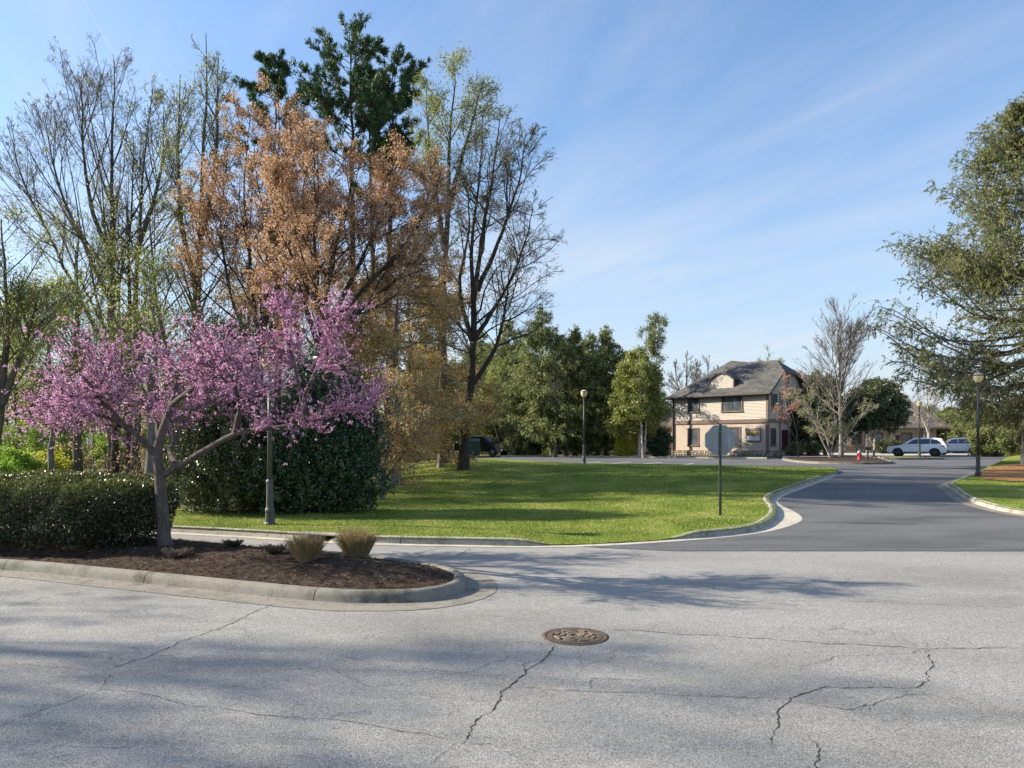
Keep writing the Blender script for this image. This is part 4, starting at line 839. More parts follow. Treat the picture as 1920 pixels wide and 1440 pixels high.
def cat(parts):
    V = []; Fc = []; o = 0
    for v, f in parts: V.append(v); Fc.append(f+o); o += len(v)
    return np.vstack(V), np.vstack(Fc)
def stem3(pts, Y, rg, r0, rt, K=14, ydev=.5, r_exp=1.15):
    """a stem through pixels of the photograph at distance Y, given depth of its own"""
    y = Y; out = []
    for i, p in enumerate(pts):
        yy = Y+(p[2] if len(p) > 2 else 0); out.append((atx(p[0], yy), yy, atz(p[1], yy)))
    c = crom(out, .3); d = np.r_[0, np.cumsum(np.linalg.norm(np.diff(c, axis=0), axis=1))]; s = np.linspace(0, d[-1], K)
    P = np.c_[[np.interp(s, d, c[:, j]) for j in range(3)]].T; u = s/d[-1]
    P[1:-1] += rg.normal(0, .012*d[-1]/K*3, (K-2, 3))*np.array([1, 1, .2])
    return P, r0*(1-u)**r_exp+rt*.8
def tree(name, label, Y, stems, r0, levels, leaf=None, mats=(None, None), seed=1, group=None, cat_='tree', rt=.02, K=14, basez=None, flare=1.35, sd=None, stem_r=None, Ssides=8):
    rg = np.random.default_rng(seed); SP = []
    for i, s in enumerate(stems): SP.append(stem3(s, Y, rg, r0*(1 if i == 0 else (stem_r or .62)), rt, K))
    P = np.array([a for a, b in SP]); Rd = np.array([b for a, b in SP]); Rd[0, 0] *= flare
    o = P[0, 0].copy(); gz = float(zr(o[0], o[1])) if basez is None else basez
    if P[0, 0, 2] > gz-.1: P[0, 0, 2] = gz-.1
    o[2] = gz
    t = thing(name, label, cat_, tuple(o), group=group)
    v, f = tubes(P-o, Rd, Ssides); tr = [(v, f)]; tw = []; lv = []
    for li, l in enumerate(levels):
        prof = l.get('prof'); Lr = l.get('L', (.4, .6)); parentL = np.linalg.norm(P[:, -1]-P[:, 0], axis=1)
        if prof is not None:
            xs, ys = zip(*prof); side = l.get('side')
            def ln(tt, idx, d, xs=xs, ys=ys, side=side):
                b = np.interp(tt, xs, ys)*np.where(idx > 0, l.get('sub', .7), 1)
                return b*(1 if side is None else (1+side*d[:, 0]))
        else:
            def ln(tt, idx, d, Lr=Lr, pl=parentL): return pl[idx]*rg.uniform(Lr[0], Lr[1], len(idx))*(1.15-.75*tt)
        cnt = l['n']; cnt = np.full(len(P), cnt) if np.isscalar(cnt) else np.array(cnt)
        P, Rd, idx = grow(rg, P, Rd, cnt, l.get('t', (.2, 1)), l.get('ang', (35, 60)), ln, l.get('K', 5), l.get('rf', .55), l.get('up', .2), l.get('wig', .12), l.get('rt', .004), l.get('flat', 0))
        lv.append(P)
        S = 5 if li == 0 else 3; (tr if li == 0 and l.get('trunk', True) else tw).append(strips(P-o, Rd, rg) if (li >= 2 or (li == 1 and li == len(levels)-1)) else tubes(P-o, Rd, S))
    v, f = cat(tr); fast('trunk', v, f, mats[0], t, True)
    cr = None
    if tw: v, f = cat(tw); cr = fast('crown', v, f, mats[1], t)
    if leaf:
        V, f, tint = leaves(rg, lv, leaf); fast('foliage', V-o, f, leaf['mat'], cr or t, tint=tint)
    return t
def leaftris(c, a, b):
    n = len(c); V = np.empty((n, 3, 3)); V[:, 0] = c-b*.62; V[:, 1] = c+b*.62; V[:, 2] = c+a
    return V.reshape(-1, 3), np.arange(3*n).reshape(n, 3)
def leaves(rg, lv, lf):
    n = lf['n']; P = lv[-1]; q = lf.get('per', 6); m = max(1, n//q)
    if lf.get('mix') and len(lv) > 1: pass
    wl = np.linalg.norm(P[:, -1]-P[:, 0], axis=1)**1.2; i = rg.choice(len(P), m, p=wl/wl.sum()); K = P.shape[1]; tt = rg.uniform(lf.get('t0', .25), 1, m)*(K-1); k = np.minimum(tt.astype(int), K-2); fr = (tt-k)[:, None]
    c0 = P[i, k]*(1-fr)+P[i, k+1]*fr; T = unit(P[i, k+1]-P[i, k]); ct = rg.random(m)
    if lf.get('zlim'):
        z0, z1 = lf['zlim']; keep = rg.random(m) < np.clip((c0[:, 2]-z0)/(z1-z0), .0, 1); c0 = c0[keep]; T = T[keep]; ct = ct[keep]; m = len(c0)
    c = np.repeat(c0, q, 0)+rg.normal(0, lf.get('spread', .12), (m*q, 3)); T = np.repeat(T, q, 0); n = len(c)
    d = unit(rdir(n, rg)*(1-lf.get('along', 0))+T*lf.get('along', 0)*2+np.array([0, 0, lf.get('dz', 0)])); L_ = lf['len']*rg.uniform(.6, 1.3, n); a = d*L_[:, None]
    b = unit(np.cross(d, rdir(n, rg)))*(L_*lf.get('asp', .5))[:, None]; V, f = leaftris(c, a, b)
    tint = np.clip(np.repeat(ct, q)*.45+rg.random(n)*.55, 0, 1); return V, f, tint
ORG = {}

# --- leaf materials
l_tan = leafm('copper_leaf', [(.28, .15, .075), (.52, .31, .165), (.68, .45, .27), (.76, .58, .40)], .6, .4, .3)
l_beech = leafm('tan_beech_leaf', [(0.168, 0.108, 0.036), (0.384, 0.252, 0.09), (0.6, 0.432, 0.18), (0.72, 0.564, 0.288)], .6, .4, .3)
l_young = leafm('young_green_leaf', [(.15, .19, .045), (.29, .33, .085), (.46, .48, .16)], .55, .5, .3)
l_bud = leafm('pale_bud', [(.16, .17, .08), (.28, .30, .13), (.40, .42, .20)], .6, .4, .3)
l_pine = leafm('pine_needles', [(.018, .045, .016), (.045, .10, .034), (.10, .17, .055)], .5, .25, .4)
l_hem = leafm('hemlock_needles', [(.055, .08, .024), (.19, .225, .07), (.42, .43, .16)], .55, .3, .35)
l_spruce = leafm('spruce_needles', [(.035, .06, .018), (.12, .155, .045), (.28, .30, .095), (.40, .36, .16)], .55, .3, .35)
l_ever = leafm('dark_glossy_leaf', [(.018, .036, .014), (.045, .085, .03), (.11, .17, .06)], .28, .12, .6)
l_mag = leafm('magnolia_leaf', [(.03, .046, .018), (.08, .105, .036), (.18, .20, .075)], .3, .15, .55)
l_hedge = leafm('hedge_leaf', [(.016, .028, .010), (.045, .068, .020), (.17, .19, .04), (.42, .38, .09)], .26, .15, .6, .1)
l_under = leafm('bright_understory_leaf', [(0.096, 0.192, 0.032), (0.24, 0.4, 0.048), (0.48, 0.608, 0.096)], .5, .5, .3)
l_yel = leafm('yellow_green_leaf', [(0.208, 0.234, 0.026), (0.468, 0.468, 0.052), (0.65, 0.598, 0.091)], .5, .45, .35)
l_holly = leafm('olive_holly_leaf', [(0.08, 0.112, 0.032), (0.224, 0.256, 0.056), (0.432, 0.432, 0.112)], .45, .3, .4)
l_pink = leafm('redbud_blossom', [(.44, .15, .32), (.66, .32, .52), (.80, .50, .68), (.88, .68, .80)], .6, .4, .2)
l_rose = leafm('rosy_young_leaf', [(.38, .20, .14), (.55, .34, .26), (.66, .47, .38)], .55, .4, .3)
l_dry = leafm('dry_grass_stem', [(.30, .20, .09), (.52, .38, .19), (.68, .54, .32)], .7, .3, .2)
l_heath = leafm('heather_sprig', [(.05, .055, .03), (.16, .13, .10), (.34, .27, .22)], .7, .2, .2)

# --- bare tulip trees and other trees on the left
bare = [dict(n=34, t=(.28, .97), ang=(28, 52), prof=[(0, 3), (.3, 7.5), (.55, 6.5), (.8, 3.6), (1, 1.2)], K=8, up=.55, wig=.05, rf=.45, rt=.01),
        dict(n=7, t=(.25, 1), ang=(25, 50), L=(.32, .55), K=5, up=.35, wig=.08, rf=.5, rt=.006),
        dict(n=6, t=(.2, 1), ang=(22, 50), L=(.35, .65), K=4, up=.3, wig=.1, rf=.6, rt=.004),
        dict(n=2, t=(.2, 1), ang=(20, 50), L=(.5, .85), K=3, up=.2, wig=.1, rf=.7, rt=.0035)]
def vary(b, **k):
    r = [dict(x) for x in b]
    for key, v in k.items():
        i, a = key.split('_', 1); r[int(i[1:])][a] = v
    return r
tree('bare_tulip_tree', 'tallest spreading bare tree on the left with long rising limbs and a thin straight trunk', 34,
     [[(212, 905), (209, 600), (208, 400), (212, 250), (214, 112)], [(206, 470), (172, 390), (158, 290), (152, 150)], [(205, 560), (140, 420), (105, 330), (82, 210)], [(200, 660), (90, 440), (40, 330), (14, 235)]],
     .26, vary(bare, l0_n=[30, 20, 20, 20], l0_sub=.62, l0_ang=(20, 42)), mats=(m_bark, m_twig), seed=3, stem_r=.42, leaf=dict(n=2200, len=.10, mat=l_bud, per=2, spread=.05))
tree('bare_tree', 'slim leaning bare tree just right of the tallest bare tree', 33, [[(256, 900), (257, 600), (262, 400), (275, 280), (287, 165)], [(258, 470), (300, 330), (308, 200)]], .19,
     vary(bare, l0_n=[26, 16], l0_prof=[(0, 2), (.4, 3.6), (.8, 2.4), (1, .8)]), mats=(m_bark, m_twig), seed=5, leaf=dict(n=1500, len=.11, mat=l_young, per=3, spread=.1))
tree('bare_tree', 'straight bare pole of a tree behind the hedge, close left of the leaning one', 33.6, [[(241, 900), (241, 600), (246, 420), (250, 260)]], .16,
     vary(bare, l0_n=24, l0_prof=[(0, 1.5), (.4, 3.2), (.8, 2), (1, .6)], l2_n=4), mats=(m_bark_d, m_twig_d), seed=6)
tree('bare_tree', 'short straight bare tree left of the tulip tree with a dark trunk', 27, [[(146, 908), (145, 700), (145, 560), (148, 420)]], .17,
     vary(bare, l0_n=26, l0_prof=[(0, 1.2), (.45, 3.2), (.8, 2.2), (1, .6)], l2_n=5), mats=(m_bark, m_twig), seed=7, leaf=dict(n=2600, len=.09, mat=l_young, per=5, spread=.2))
tree('forked_tulip_tree', 'tall slender forked tree with sparse yellow green leaves, left of the copper trees', 31,
     [[(366, 900), (366, 620), (372, 500), (384, 330), (386, 180), (386, 62)], [(368, 540), (342, 430), (334, 300), (338, 140)], [(378, 440), (402, 330), (407, 200), (410, 110)]], .24,
     vary(bare, l0_n=[30, 24, 20], l0_prof=[(0, 2), (.35, 3.4), (.7, 2.2), (1, .7)], l0_ang=(22, 45), l2_n=5), mats=(m_bark, m_twig), seed=11, leaf=dict(n=7500, len=.085, mat=l_young, per=5, spread=.16, t0=.4))
tree('bare_tree', 'half hidden bare tree with low spreading limbs between the two tulip trees', 30, [[(325, 900), (322, 720), (300, 600), (285, 480), (282, 380)]], .17,
     vary(bare, l0_n=34, l0_prof=[(0, 2), (.4, 4.2), (.8, 2.6), (1, .8)], l0_ang=(40, 75), l0_up=.2), mats=(m_bark_d, m_twig_d), seed=12, leaf=dict(n=2500, len=.09, mat=l_young, per=5, spread=.15))
tree('young_green_tree', 'leaning tree at the left edge of the photo with fresh green leaves', 21, [[(-30, 920), (0, 760), (12, 620), (8, 500), (2, 410)], [(0, 740), (-20, 600), (-40, 480)], [(2, 760), (50, 640), (70, 560)]], .16,
     vary(bare, l0_n=[26, 18, 16], l0_prof=[(0, 1.2), (.4, 2.4), (.8, 1.8), (1, .6)]), mats=(m_bark, m_twig), seed=13, leaf=dict(n=7000, len=.075, mat=l_young, per=6, spread=.14))
tree('young_green_tree', 'small fresh green tree under the bare limbs left of the redbud', 25, [[(95, 900), (100, 760), (90, 650), (86, 540)]], .1,
     vary(bare, l0_n=30, l0_prof=[(0, 1.6), (.4, 2.2), (.8, 1.5), (1, .5)], l0_ang=(45, 75)), mats=(m_bark_l, m_twig), seed=14, leaf=dict(n=14000, len=.08, mat=l_young, per=7, spread=.2))
tree('young_green_tree', 'thin tree with pale green leaves behind the left half of the redbud', 29, [[(285, 900), (292, 700), (288, 560), (300, 470)]], .1,
     vary(bare, l0_n=30, l0_prof=[(0, 2), (.4, 2.6), (.8, 1.5), (1, .5)], l0_ang=(45, 75)), mats=(m_bark_l, m_twig), seed=15, leaf=dict(n=8000, len=.08, mat=l_young, per=6, spread=.25))
for i, (px, Yt, top, r_, lab) in enumerate([(176, 39, 560, .10, 'pale thin trunk behind the hedge left of the tulip tree'), (223, 30, 640, .2, 'thick leaning trunk seen beneath the redbud beside the twin poles'), (246, 36, 600, .11, 'left one of the twin dark poles beneath the redbud'),
        (190, 44, 620, .09, 'thin far trunk seen in the gap left of the twin poles'), (284, 24, 610, .22, 'thick grey mottled trunk just left of the redbud trunk'), (60, 36, 560, .1, 'thin dark trunk in the bright green understory'), (30, 42, 600, .1, 'faint far trunk near the left edge')]):
    tree('bare_tree', lab, Yt, [[(px+(0 if i != 1 else -6), 905 if Yt < 40 else 890), (px-(8 if i == 1 else 0), 760), (px+random.uniform(-8, 8), top+60), (px+random.uniform(-12, 12), top)]], r_,
         vary(bare, l0_n=22, l0_prof=[(0, 1), (.5, 3), (.8, 2), (1, .6)], l1_n=6, l2_n=4), mats=(m_bark_l if i in (0, 4) else m_bark_d, m_twig_d), seed=30+i, group='thin trunks behind the hedge', leaf=dict(n=1200, len=.09, mat=l_young, per=4, spread=.15))

# --- copper red maples
maple = [dict(n=30, t=(.25, .98), ang=(22, 58), prof=[(0, 3.5), (.4, 4.2), (.75, 3.2), (1, 1.3)], K=7, up=.4, wig=.09, rf=.5, rt=.012),
         dict(n=9, t=(.2, 1), ang=(25, 50), L=(.35, .55), K=5, up=.25, wig=.1, rf=.5, rt=.007),
         dict(n=6, t=(.2, 1), ang=(25, 55), L=(.35, .6), K=4, up=.2, wig=.12, rf=.6, rt=.005)]
tree('copper_maple', 'left copper leaved maple with slim upright stems rising from behind the evergreen', 30,
     [[(486, 905), (490, 640), (505, 480), (520, 330), (522, 195)], [(486, 660), (470, 500), (458, 360), (470, 215)], [(492, 620), (545, 470), (572, 340), (575, 225)], [(484, 690), (430, 540), (415, 420), (425, 300)], [(495, 600), (512, 470), (548, 330), (545, 235)]], .17,
     vary(maple, l0_n=[24, 18, 18, 18, 14]), mats=(m_bark_d, m_twig_d), seed=21, stem_r=.5, leaf=dict(n=52000, len=.085, mat=l_tan, per=5, spread=.08, asp=.45, dz=-.2))
tree('copper_maple', 'widest copper leaved maple, multi stemmed with a domed crown in the middle of the wood', 27,
     [[(608, 905), (606, 640), (622, 500), (650, 380), (668, 270)], [(604, 640), (590, 480), (598, 350), (590, 270)], [(612, 620), (680, 480), (725, 380), (745, 300)], [(616, 610), (740, 480), (790, 410), (812, 330)], [(598, 650), (555, 520), (535, 420), (528, 330)], [(614, 640), (700, 560), (770, 500), (815, 445)]], .2,
     vary(maple, l0_n=[24, 20, 22, 18, 18, 16], l0_prof=[(0, 3), (.4, 3.8), (.75, 2.8), (1, 1.2)]), mats=(m_bark_d, m_twig_d), seed=22, stem_r=.5, leaf=dict(n=72000, len=.08, mat=l_tan, per=5, spread=.08, asp=.45, dz=-.2))
tree('beech_tree', 'tan leaved beech with level branches at the edge of the wood behind the blossom', 29,
     [[(742, 905), (745, 760), (742, 640), (750, 520), (752, 420)]], .17, [dict(n=60, t=(.08, .98), ang=(70, 95), prof=[(0, 2.6), (.3, 3.2), (.7, 2.3), (1, .8)], K=6, up=.05, wig=.09, rf=.45, rt=.01), dict(n=10, t=(.15, 1), ang=(30, 60), L=(.35, .55), K=4, up=.05, wig=.12, rf=.5, rt=.006, flat=.7), dict(n=5, t=(.2, 1), ang=(30, 60), L=(.4, .6), K=3, up=0, wig=.12, rf=.6, rt=.004, flat=.7)],
     mats=(m_bark_l, m_twig_l), seed=23, leaf=dict(n=30000, len=.09, mat=l_beech, per=6, spread=.13, asp=.5))
tree('beech_tree', 'tan leaved beech whose low boughs hang over the grass by the pickup truck', 34,
     [[(826, 890), (825, 760), (828, 660), (822, 560), (826, 480)]], .15, [dict(n=60, t=(.05, .98), ang=(70, 100), prof=[(0, 1.9), (.12, 2.2), (.3, 2.9), (.7, 2.0), (1, .7)], K=6, up=.0, wig=.09, rf=.45, rt=.01), dict(n=10, t=(.15, 1), ang=(30, 60), L=(.35, .55), K=4, up=.05, wig=.12, rf=.5, rt=.006, flat=.7), dict(n=5, t=(.2, 1), ang=(30, 60), L=(.4, .6), K=3, up=0, wig=.12, rf=.6, rt=.004, flat=.7)],
     mats=(m_bark_l, m_twig_l), seed=24, leaf=dict(n=32000, len=.10, mat=l_beech, per=6, spread=.13, asp=.5))
tree('beech_sapling', 'low tan leaved sapling with bare grey branches beside the evergreen, over the lawn edge', 24,
     [[(716, 925), (724, 850), (738, 770), (750, 700)], [(714, 915), (690, 840), (700, 740)], [(720, 900), (770, 830), (800, 780)]], .07, [dict(n=24, t=(.1, .98), ang=(50, 85), prof=[(0, 1.6), (.5, 1.6), (1, .6)], K=6, up=.05, wig=.1, rf=.5, rt=.007), dict(n=8, t=(.15, 1), ang=(30, 60), L=(.35, .6), K=4, up=.05, wig=.12, rf=.5, rt=.005), dict(n=5, t=(.2, 1), ang=(30, 60), L=(.4, .6), K=3, up=0, wig=.12, rf=.6, rt=.0035)],
     mats=(m_bark_l, m_twig_l), seed=25, leaf=dict(n=9000, len=.075, mat=l_beech, per=5, spread=.1, asp=.5))
for i, (px, Yt, top, lab) in enumerate([(700, 38, 560, 'dark trunk rising through the tan beech leaves left of the tall tree'), (770, 40, 480, 'dark straight trunk between the two beeches'), (470, 37, 470, 'leaning dark trunk behind the left copper maple'), (560, 41, 420, 'dark straight trunk between the two copper maples'), (660, 36, 520, 'dark trunk behind the domed copper maple')]):
    tree('woodland_tree', lab, Yt, [[(px, 895), (px+3, 760), (px-4, top+80), (px+4, top)]], .2, vary(bare, l0_n=26, l0_prof=[(0, 1), (.5, 3.4), (.8, 2.6), (1, .8)], l1_n=7, l2_n=5), mats=(m_bark_d, m_twig_d), seed=50+i, group='dark trunks in the wood', leaf=dict(n=9000, len=.10, mat=l_beech, per=6, spread=.2))

# --- pines standing above the wood
def pine(label, Y, stem, r0, prof, seed, n=60, t=(.6, .99), nl=26000, r=.19, ang=(48, 80), group='white pines above the copper trees'):
    return tree('white_pine', label, Y, [stem], r0, [dict(n=int(n*.72), t=t, ang=ang, prof=prof, K=7, up=.45, wig=.06, rf=.4, rt=.02), dict(n=13, t=(.25, 1), ang=(25, 50), L=(.14, .26), K=4, up=.45, wig=.1, rf=.5, rt=.01), dict(n=3, t=(.3, 1), ang=(25, 50), L=(.5, .8), K=3, up=.3, wig=.1, rf=.6, rt=.007)],
         mats=(m_bark_d, m_twig_d), seed=seed, leaf=dict(n=int(nl*.95), len=r*1.1, mat=l_pine, per=8, spread=.07, asp=.2, along=.35, dz=.2, t0=.2), group=group)
pine('round topped dark pine standing alone, leftmost of the white pines', 44, [(520, 880), (520, 500), (518, 300), (514, 105)], .32, [(0, 3), (.62, 1.6), (.8, 2.9), (.92, 2.2), (1, .7)], 61, n=44, t=(.74, .99))
pine('tallest white pine with long limbs reaching left', 42, [(660, 880), (660, 500), (660, 300), (658, 150), (655, 62)], .36, [(0, 3), (.6, 2.4), (.75, 4.6), (.88, 3.0), (.95, 2.2), (1, .9)], 62, n=62, t=(.66, .99), nl=34000)
pine('dense dark pine right of the tallest white pine', 43, [(728, 880), (730, 500), (733, 300), (738, 100)], .33, [(0, 3), (.65, 2.2), (.8, 2.9), (.93, 2.2), (1, .8)], 63, n=56, t=(.68, .99), nl=34000)
pine('slim pine close behind the dense dark pine', 45, [(700, 880), (698, 500), (695, 300), (697, 130)], .28, [(0, 2), (.65, 1.8), (.8, 2.2), (.93, 1.6), (1, .7)], 64, n=44, t=(.66, .99), nl=22000)

# --- two tall trees at the right end of the wood
tall = [dict(n=26, t=(.3, .98), ang=(28, 65), prof=[(0, 2), (.4, 4.2), (.7, 3.4), (1, 1.4)], K=8, up=.3, wig=.15, rf=.5, rt=.012), dict(n=9, t=(.2, 1), ang=(28, 60), L=(.32, .5), K=6, up=.15, wig=.16, rf=.5, rt=.006),
        dict(n=7, t=(.15, 1), ang=(25, 60), L=(.35, .6), K=4, up=.1, wig=.16, rf=.6, rt=.0045), dict(n=2, t=(.3, 1), ang=(25, 60), L=(.4, .7), K=3, up=.1, wig=.16, rf=.7, rt=.0035)]
tree('tall_leafing_tree', 'very tall tree with tufts of yellow green leaves at the top, right of the pines', 36,
     [[(832, 890), (830, 640), (836, 450), (842, 300), (850, 190), (850, 95)], [(838, 400), (868, 290), (890, 215), (900, 165)], [(834, 470), (812, 330), (802, 240), (800, 160)]], .3,
     vary(tall, l0_n=[26, 16, 16], l0_prof=[(0, 1.2), (.5, 2.2), (.75, 2.6), (1, 1.0)]), mats=(m_bark, m_twig), seed=71, stem_r=.5, leaf=dict(n=15000, len=.10, mat=l_young, per=6, spread=.2, zlim=(9, 20)))
tree('tall_bare_tree', 'very tall dark forked bare tree at the right end of the wood', 33,
     [[(868, 885), (880, 740), (892, 560), (905, 430), (925, 320), (940, 200)], [(890, 600), (884, 470), (900, 330), (905, 215)], [(896, 545), (940, 440), (975, 330), (985, 250)], [(885, 640), (862, 540), (880, 420), (872, 320)], [(888, 640), (960, 520), (990, 430), (1000, 390)], [(887, 720), (930, 650), (950, 560), (958, 480)]], .22,
     vary(tall, l0_n=[26, 18, 24, 12, 22, 20], l0_prof=[(0, 2), (.4, 4.0), (.7, 3.2), (1, 1.4)], l1_n=9, l2_n=7, l3_n=2), mats=(m_bark_d, m_twig_d), seed=72, stem_r=.48, leaf=dict(n=7000, len=.07, mat=l_bud, per=3, spread=.08))
tree('low_spreading_tree', 'low dark tree with arching limbs and a few pale leaves beneath the tall bare tree', 78,
     [[(940, 855), (940, 790), (935, 740), (985, 715), (1030, 720)], [(940, 840), (920, 760), (930, 690)], [(942, 820), (980, 760), (1010, 770)]], .2,
     vary(tall, l0_n=[26, 18, 20], l0_prof=[(0, 2.4), (.5, 3.0), (1, 1.2)], l0_ang=(40, 80)), mats=(m_bark_d, m_twig_d), seed=73, stem_r=.7, leaf=dict(n=6000, len=.2, mat=l_young, per=5, spread=.2), basez=.6)

# --- conifers beyond the lot
def hem_levels(prof, n=150): return [dict(n=n, t=(.12, .99), ang=(62, 92), prof=prof, K=6, up=.12, wig=.10, rf=.35, rt=.015), dict(n=13, t=(.15, 1), ang=(30, 70), L=(.28, .5), K=4, up=-.3, wig=.12, rf=.5, rt=.008, flat=.5)]
hem = dict(n=52000, len=.24, mat=l_hem, per=5, spread=.12, asp=.3, along=.3, dz=-.5, t0=.0)
CON = {}
def conifer(label, px, Yt, top, wd, seed, base=852, mat=l_hem, nl=52000, group='conifers beyond the parking lot', lo=.03, proto=None, rot=0.0):
    if proto is not None:       # copy a tree already built, part by part
        src, h0, w0 = CON[proto]; h = (base-top)/F*Yt; X = atx(px, Yt); c = src.copy(); C.objects.link(c); c.location = (X, Yt, float(zr(X, Yt))); c['label'] = label; c['group'] = group
        c.scale = (wd/w0, wd/w0, h/h0); c.rotation_euler = (0, 0, rot)
        def rec(a, b):
            for ch in a.children:
                k = ch.copy(); C.objects.link(k); k.parent = b; rec(ch, k)
        rec(src, c); return c
    h = (base-top)/F*Yt; pr = [(0, wd*1.0), (.15, wd*1.3), (.4, wd*1.05), (.65, wd*.68), (.85, wd*.3), (.95, wd*.13), (1, .08)]
    lv = hem_levels(pr, 165); lv[0]['t'] = (lo, .99)
    t = tree('conifer', label, Yt, [[(px, base), (px+random.uniform(-3, 3), (base+top)/2), (px, top)]], .2, lv, mats=(m_bark_d, m_twig_d), seed=seed, leaf=dict(hem, n=nl, mat=mat), group=group, rt=.01)
    CON[seed] = (t, h, wd); return t
random.seed(4)
conifer('tallest broad hemlock beyond the lot, just right of the bare tree', 1018, 67, 568, 4.0, 81, nl=60000)
conifer('dark narrow hemlock between the two broad ones', 1078, 67.5, 606, 2.7, 82, nl=40000)
conifer('broad grey green hemlock left of the yellow green holly', 1138, 66.5, 608, 3.0, 83, nl=50000)
conifer('hemlock at the left behind the low spreading tree', 955, 84, 600, 5.0, 84, proto=81, rot=2.1)
conifer('slim hemlock standing behind the lamp post', 1104, 84, 622, 3.6, 85, proto=82, rot=1.3)
conifer('small hemlock standing at the edge of the lot behind the lamp', 1050, 78, 630, 3.6, 86, proto=83, rot=2.7)
conifer('dark hemlock in the depth of the wood behind the tan beech', 900, 90, 622, 5.4, 87, proto=81, rot=4.0)
conifer('dark hemlock behind the trunks at the centre of the wood', 800, 70, 620, 3.8, 88, proto=83, rot=5.1)
conifer('far hemlock filling the gap between the holly and the house', 1202, 94, 684, 4.6, 89, proto=83, rot=.6)
for i, (px, Yt, lab) in enumerate([(1040, 64, 'leftmost thin dark trunk under the hemlocks'), (1062, 66, 'second thin dark trunk under the hemlocks'), (1120, 68, 'thin trunk just right of the lamp post under the hemlocks'), (1160, 67, 'thin trunk beside the holly under the hemlocks')]):
    tree('woodland_tree', lab, Yt, [[(px, 854), (px+2, 790), (px-1, 720), (px+3, 660)]], .17, vary(bare, l0_n=20, l0_prof=[(0, 1), (.5, 2), (1, .6)], l1_n=6, l2_n=3), mats=(m_bark, m_twig), seed=90+i, group='thin trunks under the hemlocks')
tree('holly_tree', 'olive and yellow green holly with a pale trunk left of the beige house', 62, [[(1200, 854), (1198, 780), (1196, 720), (1192, 655)]], .14,
     [dict(n=90, t=(.2, .99), ang=(60, 88), prof=[(0, 2.3), (.4, 2.5), (.75, 1.7), (1, .4)], K=5, up=.1, wig=.08, rf=.4, rt=.012), dict(n=9, t=(.15, 1), ang=(35, 65), L=(.3, .45), K=4, up=.05, wig=.1, rf=.5, rt=.008)], mats=(m_bark_p, m_twig_l), seed=95, leaf=dict(n=42000, len=.19, mat=l_holly, per=7, spread=.16, asp=.5))
tree('pale_stemmed_tree', 'slender tall tree with airy grey leaves against the sky, left of the house', 71, [[(1228, 855), (1224, 760), (1230, 680), (1236, 590)], [(1226, 760), (1212, 680), (1212, 610)]], .12,
     vary(bare, l0_n=[34, 20], l0_prof=[(0, 1.5), (.5, 2.2), (.8, 1.7), (1, .6)], l0_ang=(35, 70), l2_n=5), mats=(m_bark_l, m_twig), seed=96, leaf=dict(n=6500, len=.16, mat=l_hem, per=5, spread=.15))
tree('pale_stemmed_tree', 'twin white stems standing before the low wing of the house', 60.5, [[(1206, 856), (1202, 780), (1200, 720), (1198, 660)], [(1208, 850), (1212, 790), (1208, 720)]], .075,
     vary(bare, l0_n=[16, 12], l0_prof=[(0, .6), (.5, 1.6), (1, .5)], l2_n=3), mats=(m_bark_p, m_twig_l), seed=97, leaf=dict(n=2500, len=.14, mat=l_young, per=5, spread=.15), stem_r=.9)
def bush(name, label, px, Yt, wpx, top, seed, lmat, n=16000, ln=.12, base=None, group=None, tw=m_twig_d, asp=.5, catg='bush'):
    b = base if base is not None else HZ+(EYE-float(zr(atx(px, Yt), Yt)))*F/Yt; stems = [[(px, b), (px+dx*wpx*.3, (b+top)/2), (px+dx*wpx*.45, top+abs(dx)*(b-top)*.2)] for dx in (0, -1, 1, -.5, .5)]
    Lx = wpx/F*Yt*.36
    return tree(name, label, Yt, stems, .05, [dict(n=16, t=(.05, .95), ang=(40, 85), prof=[(0, Lx), (.6, Lx*.9), (1, Lx*.5)], K=5, up=.1, wig=.12, rf=.6, rt=.008), dict(n=7, t=(.1, 1), ang=(30, 70), L=(.35, .6), K=4, up=.1, wig=.12, rf=.6, rt=.005)],
         mats=(tw, tw), seed=seed, leaf=dict(n=n, len=ln, mat=lmat, per=6, spread=ln*.9, asp=asp, t0=.1), group=group, cat_=catg, rt=.01, K=8)
bush('yellow_bush', 'bright yellow green bush at the edge of the lot left of the low wing', 1174, 63, 44, 806, 101, l_yel, 14000, .16)
bush('laurel_bush', 'dark leafy shrub with thin stems in front of the low wing', 1236, 63.5, 44, 800, 102, l_ever, 12000, .17, catg='shrub')
bush('dark_bush', 'wide dark low bush below the conifers left of the lamp post', 990, 67, 74, 826, 103, l_ever, 16000, .15)
bush('dark_bush', 'dark low bush in the shade behind the mound of grass', 800, 45, 110, 842, 104, l_ever, 14000, .12)
bush('round_shrub', 'clipped dark green shrub beside the house porch', 1493, 63, 34, 832, 105, l_mag, 12000, .10, catg='shrub'); bush('round_shrub', 'second clipped shrub between the porch and the bare tree', 1524, 64.5, 30, 829, 106, l_mag, 10000, .10, catg='shrub')
